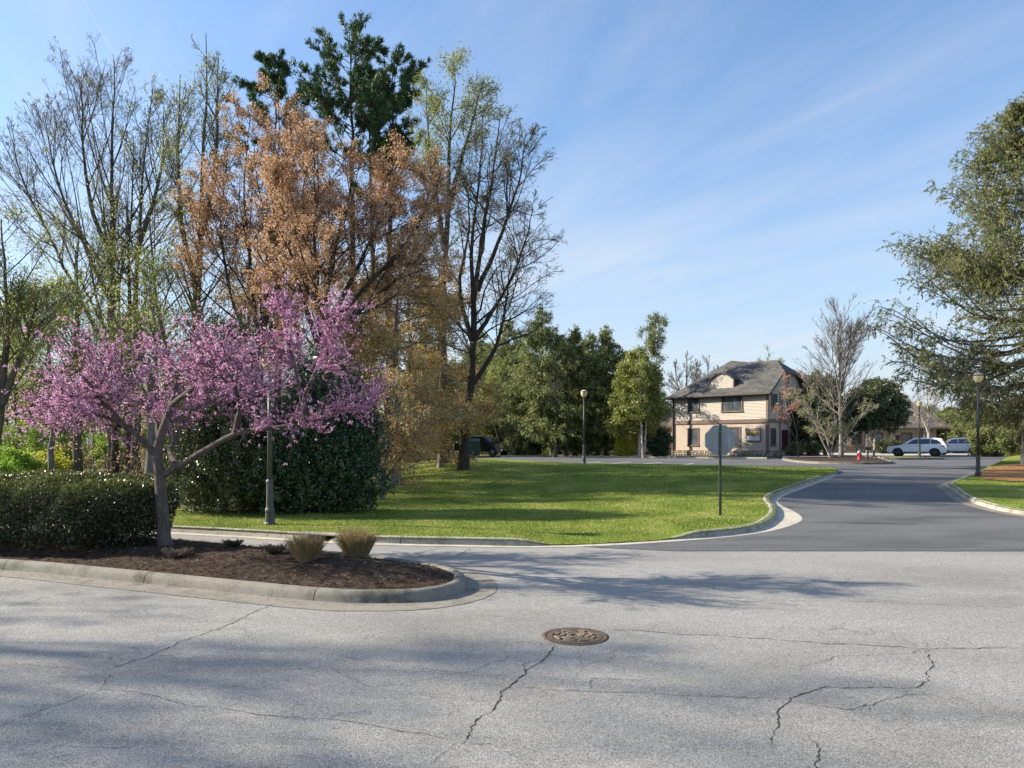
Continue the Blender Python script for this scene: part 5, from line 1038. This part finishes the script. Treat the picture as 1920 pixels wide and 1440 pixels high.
for i, (px, Yt, w_, top, lab, lm) in enumerate([(25, 30, 120, 792, 'bright green understory bush at the left edge above the hedge', l_under), (110, 33, 110, 775, 'bright green bush beyond the hedge, second from the left', l_under), (85, 27, 120, 850, 'low yellow green bush just over the hedge top', l_yel), (215, 38, 90, 800, 'pale green bush behind the thick leaning trunk', l_under), (300, 34, 70, 780, 'pale yellow green bush behind the redbud fork', l_yel), (30, 24, 90, 850, 'mid green bush at the far left above the hedge', l_under), (160, 45, 140, 812, 'far pale green thicket behind the tulip tree', l_under)]):
    bush('understory_bush', lab, px, Yt, w_, top, 110+i, lm, 9000, .1, group='understory behind the hedge', asp=.45)

# --- evergreens by the near lawn
def sdf_leaves(name, parent, rg, blobs, n, ln, mat, zmin, asp=.45, depth=.35, noise_=.18, org=(0, 0, 0), topm=None, inner=.25):
    out = []
    for (cx, cy, cz, rx, ry, rz), fr in zip(blobs, [b[3]*b[5] for b in blobs]):
        m = int(n*fr/sum(b[3]*b[5] for b in blobs)); d = rdir(m, rg); 
        bump = 1+noise_*(np.sin(d[:, 0]*7+cx)*np.sin(d[:, 2]*8+cz*3)+.6*np.sin(d[:, 0]*17+d[:, 2]*13)*np.sin(d[:, 1]*15))
        s = bump*(1-depth*rg.random(m)**2.2*np.where(rg.random(m) < inner, 2.2, .6)); out.append(np.c_[cx+rx*d[:, 0]*s, cy+ry*d[:, 1]*s, cz+rz*d[:, 2]*s, d])
    A = np.vstack(out); A = A[A[:, 2] > zmin]; m = len(A); c = A[:, :3]; nrm = unit(A[:, 3:])
    a = unit(rdir(m, rg)*.9+nrm*.7)*(ln*rg.uniform(.6, 1.25, m))[:, None]; b = unit(np.cross(a, nrm+rdir(m, rg)*.7))*(ln*asp*rg.uniform(.8, 1.2, m))[:, None]
    V, f = leaftris(c, a, b*1.15); tint = rg.beta(2, 2.6, m)
    if topm: tint = np.clip(tint*.55+topm(c, rg), 0, 1)
    return fast(name, V-np.array(org), f, mat, parent, tint=tint)
rg = np.random.default_rng(77)
def evergreen(label, blobs, n, ln, seed, base, mat=l_ever, name='evergreen_magnolia', catg='tree', trunks=((0, 0),), group=None, depth=.35, noise_=.27, asp=.45, bm=m_bark_l, h=None):
    rg = np.random.default_rng(seed); bx, by, bz = base; t = thing(name, label, catg, base, group=group)
    hh = h or max(b[2]+b[5]*.6 for b in blobs)-bz; P = []; 
    for dx, dy in trunks: P.append([(dx*(1+.5*k/5)+rg.normal(0, .03), dy+rg.normal(0, .03), -.1+hh*k/5) for k in range(6)])
    P = np.array(P); Rd = np.tile(np.linspace(.1, .03, 6), (len(P), 1))*(hh/4)**.5
    B1, R1, _ = grow(rg, P, Rd, np.full(len(P), max(6, 36//len(P))), (.15, .95), (40, 80), lambda tt, idx, d: np.full(len(tt), max(b[3] for b in blobs)*.75), 6, .5, .3, .08, .01)
    v, f = cat([tubes(P, Rd, 8), tubes(B1, R1, 4)]); tr = fast('trunk', v, f, bm, t, True)
    sdf_leaves('foliage', t, rg, blobs, n, ln, mat, bz+.03, asp, depth, noise_, base); return t
# big dark evergreens behind the lamp, bases on the near lawn edge
evergreen('wide dark glossy evergreen right behind the near lamp post', [(atx(590, 19.2), 19.6, 1.7, 1.25, 1.3, 1.9), (atx(600, 19.2), 19.8, 2.9, 1.1, 1.1, 1.6), (atx(640, 19.2), 19.9, 1.2, 1.05, 1.0, 1.35), (atx(530, 19.2), 19.4, 1.4, .9, 1.2, 1.6), (atx(655, 19.2), 20, 2.4, .7, .8, 1.1)], 72000, .085, 201, (atx(590, 19.4), 19.5, .13))
evergreen('tall grey green evergreen behind the redbud trunk and left of the lamp post', [(atx(415, 19), 19.4, 1.5, 1.15, 1.2, 1.7), (atx(400, 19), 19.6, 3.0, .95, 1.0, 1.5), (atx(410, 19), 19.6, 4.2, .75, .8, 1.2), (atx(360, 19), 19.3, 1.6, .7, 1, 1.5), (atx(470, 19), 19.4, 1.7, .8, 1, 1.7)], 72000, .075, 202, (atx(405, 19), 19.4, .12), mat=l_mag)
# hedge on the island
def hedge():
    rg = np.random.default_rng(300); ax, ay = -12.6, 13.75; bx, by = -6.12, 12.25
    t = thing('hedge', 'rounded dark glossy hedge with yellow green tips at the left of the island', 'hedge', (-9, 13.2, .15)); L_ = math.hypot(bx-ax, by-ay); ux, uy = (bx-ax)/L_, (by-ay)/L_; n = 95000
    u = rg.uniform(-.2, 1.0, n)*L_; th = rg.uniform(-.25, 1.25, n)*np.pi; edge = np.clip((L_-u)/.8, 0, 1)**.5
    rr_ = np.abs(np.cos(th))**4+np.abs(np.sin(th))**4; rr_ = rr_**-.25
    bump = 1+.11*np.sin(u*3.1+1)*np.sin(th*3+u)+.07*np.sin(u*7.7+th*5)+.04*np.sin(u*13)*np.sin(th*9+2)
    s = rr_*bump*(1-.5*rg.random(n)**3.5); hw, hh = .95*(.55+.45*edge), .56*(.7+.3*edge)
    w_ = np.cos(th)*s*hw; z = .68+np.sin(th)*s*hh*1.02+.02
    x = ax+ux*u-uy*w_; y = ay+uy*u+ux*w_; z = np.where(z < .0, .1, z); nrm = np.c_[-uy*np.cos(th), ux*np.cos(th), np.sin(th)]
    zi = zisl(x, y); z = z+.12; k = (z > zi+.02); x, y, z, nrm, th_ = x[k], y[k], z[k], nrm[k], th[k]; n = len(x)
    # rounded end
    m = 16000; d = rdir(m, rg); s2 = (np.abs(d)**3.2).sum(1)**(-1/3.2)*(1-.4*rg.random(m)**3)*(1+.06*np.sin(d[:, 1]*9)*np.sin(d[:, 2]*11)); ex = bx-ux*.62+d[:, 0]*s2*.62; ey = by-uy*.62+d[:, 1]*s2*.72; ez = .76+d[:, 2]*s2*.56
    k = ez > zisl(ex, ey)+.02
    c = np.vstack([np.c_[x, y, z], np.c_[ex, ey, ez][k]]); nrm = np.vstack([nrm, d[k]]); n = len(c)
    a = unit(rdir(n, rg)*.9+nrm*.8+np.array([0, 0, .3]))*(.05*rg.uniform(.6, 1.3, n))[:, None]; b = unit(np.cross(a, nrm+rdir(n, rg)*.6))*(.024*rg.uniform(.8, 1.2, n))[:, None]
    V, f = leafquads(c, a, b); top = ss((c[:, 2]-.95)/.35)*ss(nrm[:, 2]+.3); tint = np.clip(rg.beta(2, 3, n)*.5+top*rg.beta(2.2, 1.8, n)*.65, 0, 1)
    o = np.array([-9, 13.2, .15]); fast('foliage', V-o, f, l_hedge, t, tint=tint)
    m = 420; u = rg.random(m)*L_*.97; P = np.empty((m, 5, 3)); w0 = rg.uniform(-.35, .35, m); w1 = w0*rg.uniform(1.2, 2.4, m)
    for k in range(5): q = w0+(w1-w0)*k/4; P[:, k] = np.c_[ax+ux*u-uy*q+rg.normal(0, .03, m), ay+uy*u+ux*q, .05+k*.25+rg.normal(0, .02, m)]
    v, f = tubes(P-o, np.tile(np.linspace(.014, .005, 5), (m, 1)), 4); fast('stems', v, f, m_twig_d, t)
hedge()

# --- the redbud
def redbud():
    rg = np.random.default_rng(400); Y = 12.1; Kk = 16
    stems = [([(312, 1032, 0), (305, 960, 0), (300, 900, 0), (296, 858, 0), (306, 800, .1), (322, 765, .3), (330, 725, .5), (338, 685, .6)], .086, .03),
             ([(298, 862, 0), (268, 825, -.1), (222, 792, -.3), (165, 772, -.5), (135, 768, -.7), (105, 775, -.9)], .046, .01),
             ([(240, 805, -.2), (190, 750, -.8), (160, 710, -1.0), (138, 692, -1.2)], .036, .012),
             ([(305, 892, 0), (345, 868, -.1), (400, 835, -.3), (450, 810, -.5), (520, 802, -.7), (600, 785, -.8), (660, 765, -.9), (705, 757, -1.0)], .052, .01),
             ([(306, 800, .1), (360, 770, .6), (430, 735, 1.2), (480, 710, 1.6)], .034, .01),
             ([(300, 850, 0), (290, 785, .6), (250, 735, 1.3), (230, 690, 1.8)], .034, .01),
             ([(575, 790, -.8), (562, 730, -.9), (548, 670, -1.0), (530, 590, -1.1)], .035, .010),
             ([(545, 800, -.75), (590, 700, -.6), (620, 640, -.5), (640, 590, -.5)], .03, .009),
             ([(440, 815, -.4), (450, 765, -.9), (440, 725, -1.5), (455, 685, -1.8)], .045, .01),
             ([(322, 760, .2), (370, 720, -.5), (400, 690, -1.0), (430, 665, -1.3)], .045, .01),
             ([(225, 795, -.3), (170, 790, .5), (135, 755, 1.1), (112, 735, 1.4)], .045, .01),
             ([(335, 875, -.05), (318, 845, .5), (340, 800, 1.0), (350, 750, 1.5)], .05, .01)]
    P = []; Rd = []
    for s, r0, rt in stems:
        p, r = stem3(s, Y, rg, r0, rt, Kk, r_exp=.75); P.append(p); Rd.append(r)
    P = np.array(P); Rd = np.array(Rd); Rd[0, 0] = .15; Rd[0, 1] = .105; o = P[0, 0].copy(); o[2] = float(zisl(o[0], o[1])); P[0, 0, 2] = o[2]-.08
    t = thing('redbud_tree', 'redbud tree covered in pink blossom growing from the mulched island', 'tree', tuple(o))
    v, f = tubes(P-o, Rd, 12); cnt = np.array([13, 16, 13, 14, 13, 13, 12, 12, 13, 13, 15, 13])
    len1 = np.array([.9, .9, .85, .45, .9, .9, .42, .45, .8, .85, .8, .85])
    A1, R1, id1 = grow(rg, P, Rd, cnt, (.42, 1), (30, 70), lambda tt, idx, d: len1[idx]*(1.15-.5*tt), 7, .5, .25, .10, .006, .45)
    k0 = (id1 != 0) | (A1[:, 0, 2] > 2.3); A1 = A1[k0]; R1 = R1[k0]
    A2, R2, _ = grow(rg, A1, R1, np.full(len(A1), 8), (.15, 1), (28, 60), lambda tt, idx, d: rg.uniform(.3, .75, len(tt))*(1.1-.3*tt)*np.minimum(1, .45+.55*np.linalg.norm(A1[idx, -1]-A1[idx, 0], axis=1)), 6, .6, .22, .11, .004, .3)
    A3, R3, _ = grow(rg, A2, R2, np.full(len(A2), 3), (.15, 1), (28, 60), lambda tt, idx, d: rg.uniform(.16, .5, len(tt)), 5, .6, .25, .12, .0028, .2)
    v2, f2 = tubes(A1-o, R1, 6); v, f = cat([(v, f), (v2, f2)]); fast('trunk', v, f, m_bark_r, t, True)
    v, f = cat([tubes(A2-o, R2, 3), strips(A3-o, R3, rg)]); cr = fast('crown', v, f, m_twig_d, t)
    # blossom hugs the bark of limbs and twigs in small tufts
    out = []
    for A, m, lo in ((P[6:8], 330, .25), (P[3:4], 70, .75), (A1, 3400, .2), (A2, 5200, .05), (A3, 3600, .05)):
        i = rg.integers(0, len(A), m); K = A.shape[1]; tt = rg.uniform(lo, 1, m)*(K-1); k = np.minimum(tt.astype(int), K-2); fr = (tt-k)[:, None]; out.append(A[i, k]*(1-fr)+A[i, k+1]*fr)
    c0 = np.vstack(out); q = 6; c = np.repeat(c0, q, 0)+rg.normal(0, .013, (len(c0)*q, 3)); n = len(c); ct = np.repeat(rg.random(len(c0)), q)
    a = rdir(n, rg)*(.026*rg.uniform(.6, 1.4, n))[:, None]; b = unit(np.cross(a, rdir(n, rg)))*(.021*rg.uniform(.7, 1.3, n))[:, None]; V, f = leaftris(c, a, b)
    fast('blossom', V-o, f, l_pink, cr, tint=np.clip(.5*ct+.5*rg.random(n)+.0, 0, 1))
redbud()

# --- big spruce at the right edge
def spruce():
    rg = np.random.default_rng(500); Y = 35.0; bx = atx(1932, Y); top = atz(178, Y); gz = float(zright(bx, Y)); Hh = top-gz
    t = thing('norway_spruce', 'huge spruce with drooping branches filling the right edge', 'tree', (bx, Y, gz)); o = np.array([bx, Y, gz]); K = 16; u = np.linspace(0, 1, K)
    P = np.c_[bx+.1*np.sin(u*5), Y+.1*np.cos(u*4), gz-.1+u*Hh][None]; Rd = (.34*(1-u)+.02)[None]; n = 200
    prof = lambda tt, idx, d: np.interp(tt, [0, .1, .2, .42, .53, .64, .83, .92, 1], [5, 6.3, 6.7, 6.5, 5.6, 4.6, 3.0, 1.6, .25])
    A1, R1, _ = grow(rg, P, Rd, [n], (.12, .995), (72, 96), prof, 9, .28, -.02, .05, .014)
    # boughs sag and turn up at the tip
    s = np.linspace(0, 1, 9); L1 = np.linalg.norm(A1[:, -1]-A1[:, 0], axis=1); A1[:, :, 2] += (-.10*np.sin(np.pi*np.minimum(s*1.15, 1))+.10*s**3)[None]*L1[:, None]
    A2, R2, _ = grow(rg, A1, R1, np.full(n, 34), (.1, 1), (35, 70), lambda tt, idx, d: (.25+.20*L1[idx])*(1.15-.8*tt), 5, .5, -.15, .08, .007, .6)
    A3, R3, _ = grow(rg, A2, R2, np.full(len(A2), 3), (.2, 1), (35, 75), lambda tt, idx, d: rg.uniform(.22, .65, len(tt)), 4, .6, -1.1, .08, .004)
    v, f = cat([tubes(P-o, Rd, 12), tubes(A1-o, R1, 5)]); fast('trunk', v, f, m_bark_l, t, True)
    v, f = cat([tubes(A2-o, R2, 3), strips(A3-o, R3, rg)]); cr = fast('crown', v, f, m_twig, t)
    V, f, tint = leaves(rg, [A3], dict(n=300000, len=.095, per=5, spread=.022, asp=.26, along=.75, dz=-.4, t0=.0)); V2, f2, t2 = leaves(rg, [A2], dict(n=60000, len=.12, per=5, spread=.04, asp=.3, along=.4, dz=-.2, t0=.3))
    fast('foliage', np.vstack([V, V2])-o, np.vstack([f, f2+len(V)]), l_spruce, cr, tint=np.r_[tint, t2])
spruce()

# --- trees around the houses
tree('bare_oval_tree', 'bare tree with an upright oval crown on the mulched island right of the house', 60, [[(1577, 861), (1576, 780), (1574, 700), (1575, 660), (1578, 588)], [(1575, 745), (1563, 680), (1558, 625)], [(1576, 735), (1590, 670), (1596, 620)]], .18,
     [dict(n=[40, 20, 20], t=(.24, .97), ang=(28, 52), prof=[(0, 3.0), (.35, 4.4), (.7, 3.6), (.9, 2.6), (1, 1.4)], K=7, up=.42, wig=.04, rf=.4, rt=.014), dict(n=10, t=(.15, 1), ang=(18, 42), L=(.35, .6), K=4, up=.4, wig=.07, rf=.5, rt=.008), dict(n=5, t=(.2, 1), ang=(18, 42), L=(.35, .6), K=3, up=.3, wig=.08, rf=.6, rt=.007)], mats=(m_bark_l, m_twig), seed=601, stem_r=.45)
tree('grey_dogwood', 'pale leafless spreading small tree in front of the round evergreens', 57, [[(1556, 862), (1548, 815), (1520, 770), (1490, 735)], [(1556, 858), (1566, 800), (1560, 740)], [(1558, 855), (1600, 800), (1630, 760)], [(1556, 855), (1530, 800), (1512, 720)]], .05,
     [dict(n=20, t=(.15, .98), ang=(30, 60), prof=[(0, 1.4), (.5, 1.9), (1, .9)], K=6, up=.15, wig=.1, rf=.6, rt=.012), dict(n=8, t=(.2, 1), ang=(25, 55), L=(.35, .6), K=4, up=.1, wig=.12, rf=.6, rt=.009), dict(n=4, t=(.2, 1), ang=(25, 55), L=(.4, .6), K=3, up=.1, wig=.12, rf=.6, rt=.006)], mats=(m_bark_p, m_twig_l), seed=602, stem_r=.8, leaf=dict(n=1500, len=.12, mat=l_young, per=3, spread=.1))
tree('rosy_maple_sapling', 'little tree with rosy young leaves beside the house corner', 60, [[(1497, 860), (1492, 800), (1478, 750), (1470, 705)], [(1495, 830), (1468, 780), (1452, 765)]], .06,
     [dict(n=16, t=(.35, .98), ang=(30, 60), prof=[(0, .8), (.6, 1.1), (1, .5)], K=5, up=.2, wig=.1, rf=.6, rt=.01), dict(n=6, t=(.2, 1), ang=(25, 55), L=(.35, .6), K=4, up=.2, wig=.12, rf=.6, rt=.006)], mats=(m_bark, m_twig_d), seed=603, leaf=dict(n=2200, len=.12, mat=l_rose, per=6, spread=.12, zlim=(3.6, 5)))
def Xz(px, py, Yt): return (atx(px, Yt), Yt, atz(py, Yt))
def blob(px, py, Yt, rx, rz, ry=None): x, y, z = Xz(px, py, Yt); return (x, y, z, rx/F*Yt, (ry or rx)/F*Yt, rz/F*Yt)
evergreen('large round evergreen magnolia with thick tan trunks left of the white cars', [blob(1632, 762, 72, 42, 42), blob(1665, 770, 73, 32, 34), blob(1605, 775, 71, 30, 38), blob(1650, 738, 74, 30, 26)], 46000, .22, 611, (atx(1625, 72), 72, .65), mat=l_mag, trunks=((-.9, 0), (.8, .3)), bm=m_bark_p, h=5)
evergreen('leafy evergreen left of the bare oval tree, over the porch', [blob(1540, 745, 70, 36, 38), blob(1510, 770, 69, 30, 42), blob(1560, 790, 70, 34, 40), blob(1525, 815, 68, 34, 26)], 40000, .20, 612, (atx(1540, 70), 70, .65), mat=l_mag, name='evergreen_tree', trunks=((-.5, 0), (.5, .2)))
for i, (px, Yt, top, wd, lab) in enumerate([(1488, 96, 690, 2.4, 'dull green pine rising behind the house gable'), (1532, 100, 690, 3.0, 'dark pine top left of the bare oval tree'), (1690, 104, 735, 3, 'distant dark pine behind the brown house'), (1780, 95, 760, 4, 'distant green conifer behind the second white car'), (1745, 108, 758, 4, 'far conifer between the lamp and the brown house'), (1830, 88, 745, 4.5, 'olive conifer behind the right lamp post'), (1880, 80, 750, 4.5, 'olive conifer low at the right edge behind the spruce'), (1915, 95, 740, 5, 'rearmost conifer at the right edge')]):
    conifer(lab, px, Yt, top, wd, 620+i, base=848, mat=l_spruce if i > 4 else l_hem, nl=34000, group='distant conifers on the right', lo=.03, proto={1: 620, 2: 620, 3: 620, 4: 620, 6: 625, 7: 625}.get(i), rot=i*1.7)
for i, (px, Yt, top, rr_, lab, lf) in enumerate([(1285, 95, 662, 3.4, 'distant bare round tree left of the house roof', None), (1325, 105, 668, 3.2, 'distant bare tree touching the left slope of the house roof', None), (1440, 108, 655, 2.8, 'distant budding tree above the house ridge', l_young), (1500, 92, 700, 2.8, 'distant rosy tree behind the house gable', l_rose)]):
    tree('distant_tree', lab, Yt, [[(px, 848), (px, 780), (px+2, top+30), (px, top)], [(px, 770), (px-16, 715), (px-20, top+16)], [(px, 770), (px+16, 715), (px+22, top+18)]], .22, [dict(n=20, t=(.25, .98), ang=(25, 50), prof=[(0, rr_*.8), (.5, rr_), (1, .8)], K=5, up=.3, wig=.1, rf=.5, rt=.025), dict(n=8, t=(.2, 1), ang=(25, 50), L=(.35, .5), K=4, up=.25, wig=.1, rf=.5, rt=.014), dict(n=4, t=(.2, 1), ang=(25, 50), L=(.35, .6), K=3, up=.2, wig=.1, rf=.6, rt=.01)], mats=(m_bark, m_twig), seed=640+i, leaf=dict(n=4000, len=.18, mat=lf, per=5, spread=.25) if lf else None)
tree('white_barked_tree', 'pale leafless tree with whitish limbs right behind the far lamp post', 80, [[(1742, 846), (1741, 790), (1738, 740), (1735, 706)], [(1742, 800), (1752, 750), (1758, 715)], [(1742, 815), (1722, 770), (1700, 750)]], .16,
     [dict(n=20, t=(.2, .98), ang=(35, 70), prof=[(0, 2), (.5, 2.6), (1, .8)], K=6, up=.1, wig=.1, rf=.5, rt=.02), dict(n=8, t=(.2, 1), ang=(25, 55), L=(.35, .5), K=4, up=.1, wig=.1, rf=.6, rt=.012), dict(n=3, t=(.2, 1), ang=(25, 55), L=(.35, .5), K=3, up=.1, wig=.1, rf=.6, rt=.008)], mats=(m_bark_p, m_twig_l), seed=650)
bush('box_hedge', 'clipped green hedge before the brown house', 1665, 84, 60, 826, 660, l_mag, 10000, .13, catg='hedge')
bush('verge_bush', 'low green bush on the right between cars and spruce', 1860, 66, 90, 806, 661, l_spruce, 16000, .16); bush('verge_bush', 'olive bush at the right edge below the spruce', 1915, 60, 80, 800, 662, l_spruce, 14000, .16)

# --- far woods that read as one mass (behind everything, so the land does not end bare)
def far_woods():
    rg = np.random.default_rng(700); n = 380; ang = rg.uniform(-50, 52, n); dist = rg.uniform(85, 170, n); x = np.sin(np.radians(ang))*dist; y = np.cos(np.radians(ang))*dist
    k = ~((x > 10) & (y < 118)) & ((np.abs(ang) > 0)); x = x[k]; y = y[k]; n = len(x); h = rg.uniform(5, 9.5, n)*np.where(x < -12, 1.15, .95)*np.where(x > 12, .85, 1)
    P = np.empty((n, 6, 3)); 
    for j in range(6): P[:, j] = np.c_[x+rg.normal(0, .15, n), y, zr(x, y)-.2+h*j/5]
    Rd = np.linspace(.16, .03, 6)[None]*np.ones((n, 1)); A1, R1, _ = grow(rg, P, Rd, np.full(n, 14), (.15, 1), (35, 75), lambda tt, idx, d: h[idx]*.32*(1.2-.7*tt), 5, .5, .3, .1, .02)
    A2, R2, _ = grow(rg, A1, R1, np.full(len(A1), 5), (.2, 1), (30, 60), lambda tt, idx, d: np.full(len(tt), 1.1), 3, .6, .2, .1, .012)
    v, f = cat([tubes(P, Rd, 4), strips(A1, R1, rg), strips(A2, R2, rg)]); t = fast('far_woods', v, f, m_twig); t['kind'] = 'stuff'; t['label'] = 'hazy bare and green woods far behind the trees'
    m = 60000; i = rg.integers(0, len(A2), m); c = A2[i, rg.integers(0, 3, m)]+rg.normal(0, .3, (m, 3)); sel = rg.random(m) < .5+.4*np.sin(c[:, 0]*.15)
    for nm, kk, mt in (('green_mass', sel, l_hem), ('tan_mass', ~sel, l_beech)):
        cc = c[kk]; q = len(cc); a = rdir(q, rg)*.5; b = unit(np.cross(a, rdir(q, rg)))*.34; V, f = leaftris(cc, a, b); o_ = fast(nm, V, f, mt, t, tint=rg.random(q)); o_['kind'] = 'stuff'
far_woods()
def thicket():
    """leafless undergrowth and brush filling the wood between the named trees"""
    rg = np.random.default_rng(710); n = 560; x = rg.uniform(-34, -4.5, n); y = rg.uniform(27, 78, n); k = (x < -5.8-.02*y) & (np.abs(x/y) < .85); x = x[k]; y = y[k]; n = len(x); h = rg.uniform(.8, 3.4, n)
    P = np.empty((n, 5, 3)); lean = rg.normal(0, .25, (n, 2))
    for j in range(5): P[:, j] = np.c_[x+lean[:, 0]*h*j/4, y+lean[:, 1]*h*j/4, zr(x, y)-.15+h*j/4]
    Rd = np.linspace(.022, .006, 5)[None]*np.ones((n, 1)); A1, R1, _ = grow(rg, P, Rd, np.full(n, 10), (.1, 1), (25, 70), lambda tt, idx, d: h[idx]*.4, 5, .7, .2, .14, .004)
    A2, R2, _ = grow(rg, A1, R1, np.full(len(A1), 4), (.2, 1), (25, 60), lambda tt, idx, d: h[idx//10]*.16, 3, .7, .1, .14, .003)
    v, f = cat([tubes(P, Rd, 3), strips(A1, R1, rg), strips(A2, R2, rg)]); t = fast('brush', v, f, m_twig); t['kind'] = 'stuff'; t['label'] = 'leafless brush and tan undergrowth in the wood'
    m = 26000; i = rg.integers(0, len(A2), m); c = A2[i, rg.integers(0, 3, m)]+rg.normal(0, .1, (m, 3)); a = rdir(m, rg)*.10; b = unit(np.cross(a, rdir(m, rg)))*.05; V, f = leafquads(c, a, b); o_ = fast('brush_leaves', V, f, l_beech, t, tint=rg.random(m)); o_['kind'] = 'stuff'
thicket()

# --- trees out of frame on the left whose shade falls over the near road
for i, (x, y, h) in enumerate([(-25, 10.5, 15), (-31, 4.5, 16), (-22, 7.0, 12.5)]):
    Yt = 20; k = F/Yt
    px0 = 960+x*k; t = tree('roadside_tree', ['bare tree left of the photo whose shade crosses the near road', 'farther bare tree left of the photo', 'smaller bare tree left of the photo', 'rearmost bare tree left of the photo'][i], Yt, [[(px0, HZ+EYE*k+5), (px0+8, HZ+(EYE-h*.5)*k), (px0-5, HZ+(EYE-h)*k)]], .24,
        vary(bare, l0_n=22, l0_prof=[(0, 2), (.4, 4.2), (.8, 2.6), (1, .8)], l1_n=9, l2_n=6, l3_n=1), mats=(m_bark, m_twig), seed=800+i, basez=0, leaf=dict(n=2600, len=.13, mat=l_young, per=6, spread=.25))
    t.location = (x, y, 0)

# --- plants on the island
def tuft(label, px, py, rb, rt_, h, seed, n=1500, mat=l_dry, name='grass_clump', green=.05):
    rg = np.random.default_rng(seed); x, y = gp(px, py, .17); z = float(zisl(x, y)); t = thing(name, label, 'ornamental grass', (x, y, z))
    r = rb*np.sqrt(rg.random(n)); th = rg.uniform(0, 2*np.pi, n); P0 = np.c_[r*np.cos(th), r*np.sin(th), np.full(n, -.01)]; out = np.c_[np.cos(th), np.sin(th), np.zeros(n)]*(r/rb)[:, None]
    L_ = h*np.clip(rg.normal(.85, .24, n), .3, 1.5); d = unit(np.array([0, 0, 1.])+out*((rt_-rb)/h)+rg.normal(0, .10, (n, 3))); P = np.empty((n, 4, 3)); P[:, 0] = P0
    for k in range(1, 4): d = unit(d+out*.05+rg.normal(0, .04, (n, 3))); P[:, k] = P[:, k-1]+d*(L_/3)[:, None]
    v, f = tubes(P, np.tile([.0035, .003, .0025, .001], (n, 1)), 3); o = fast('stalks', v, f, mat, t); at = o.data.attributes.new('tint', 'FLOAT', 'FACE'); at.data.foreach_set('value', np.repeat(rg.random(n), 9).astype(np.float32))
    n = int(n*green)
    if n:
        th = rg.uniform(0, 2*np.pi, n); out = np.c_[np.cos(th), np.sin(th), np.zeros(n)]; P = np.empty((n, 5, 3)); P[:, 0] = out*rb*.6; d = unit(np.array([0, 0, 1.])+out*.35+rg.normal(0, .12, (n, 3)))
        for k in range(1, 5): d = unit(d+out*.12+np.array([0, 0, -.03])); P[:, k] = P[:, k-1]+d*(h*rg.uniform(.9, 1.35)/4)
        v, f = tubes(P, np.tile([.003, .003, .0025, .002, .001], (n, 1)), 3); o = fast('fresh_blades', v, f, l_young, t); at = o.data.attributes.new('tint', 'FLOAT', 'FACE'); at.data.foreach_set('value', np.repeat(rg.random(n)*.5, 12).astype(np.float32))
tuft('fan shaped clump of tan dry grass, left one of the two on the island', 575, 1062, .11, .27, .34, 901, 2000); tuft('upright taller clump of tan dry grass, right one on the island', 669, 1047, .17, .27, .38, 902, 2400)
def heath(label, px, py, r_, h, seed, mat=l_heath, pale=0):
    rg = np.random.default_rng(seed); x, y = gp(px, py, .17); z = float(zisl(x, y)); t = thing('heather_plant', label, 'plant', (x, y, z)); n = 260
    d = unit(rdir(n, rg, .05, 1)+np.array([0, 0, .25])); L_ = np.hypot(d[:, 0]*r_, d[:, 2]*h)*rg.uniform(.7, 1.15, n); P = np.empty((n, 4, 3)); P[:, 0] = d*np.array([r_, r_*.8, 0])*.25
    for k in range(1, 4): P[:, k] = P[:, k-1]+unit(d+np.array([0, 0, .2*k]))*(L_/3)[:, None]
    v, f = tubes(P, np.tile([.004, .003, .002, .001], (n, 1)), 3); st = fast('stems', v, f, m_twig_d, t); m = 3600; i = rg.integers(0, n, m); u = rg.uniform(.8, 3, m); k = np.minimum(u.astype(int), 2); fr = (u-k)[:, None]; c = P[i, k]*(1-fr)+P[i, k+1]*fr
    a = unit(d[i]+rdir(m, rg)*.6)*.022; b = unit(np.cross(a, rdir(m, rg)))*.007; V, f = leafquads(c, a, b); fast('foliage', V, f, mat, st, tint=np.clip(rg.random(m)*.6+pale, 0, 1))
heath('low cushion plant with pale tipped sprigs in front of the redbud trunk', 334, 1052, .25, .11, 911, pale=.4); heath('dark green cushion plant at the back edge of the island', 437, 1037, .19, .10, 912, mat=l_mag, pale=.15); heath('brownish heather cushion just left of the grass clumps', 514, 1050, .23, .12, 913, pale=.15)

# litter on the island and the road: fallen twigs
rg = np.random.default_rng(920); n = 60; x = rg.uniform(-8, -1, n); y = rg.uniform(9.2, 13, n); k = inside(off(isl1_c, .25), x, y); x = x[k]; y = y[k]; n = len(x); d = rdir(n, rg, -.03, .05); P = np.empty((n, 3, 3)); c = np.c_[x, y, zisl(x, y)+.012]
for k in range(3): P[:, k] = c+d*(k-1)*.07+rg.normal(0, .006, (n, 3))
v, f = tubes(P, np.full((n, 3), .0028), 3); tag(fast('fallen_twigs', v, f, m_twig_l), kind='stuff')
print('tris', sum(len(o.data.polygons)*2 for o in bpy.data.objects if o.type == 'MESH'))
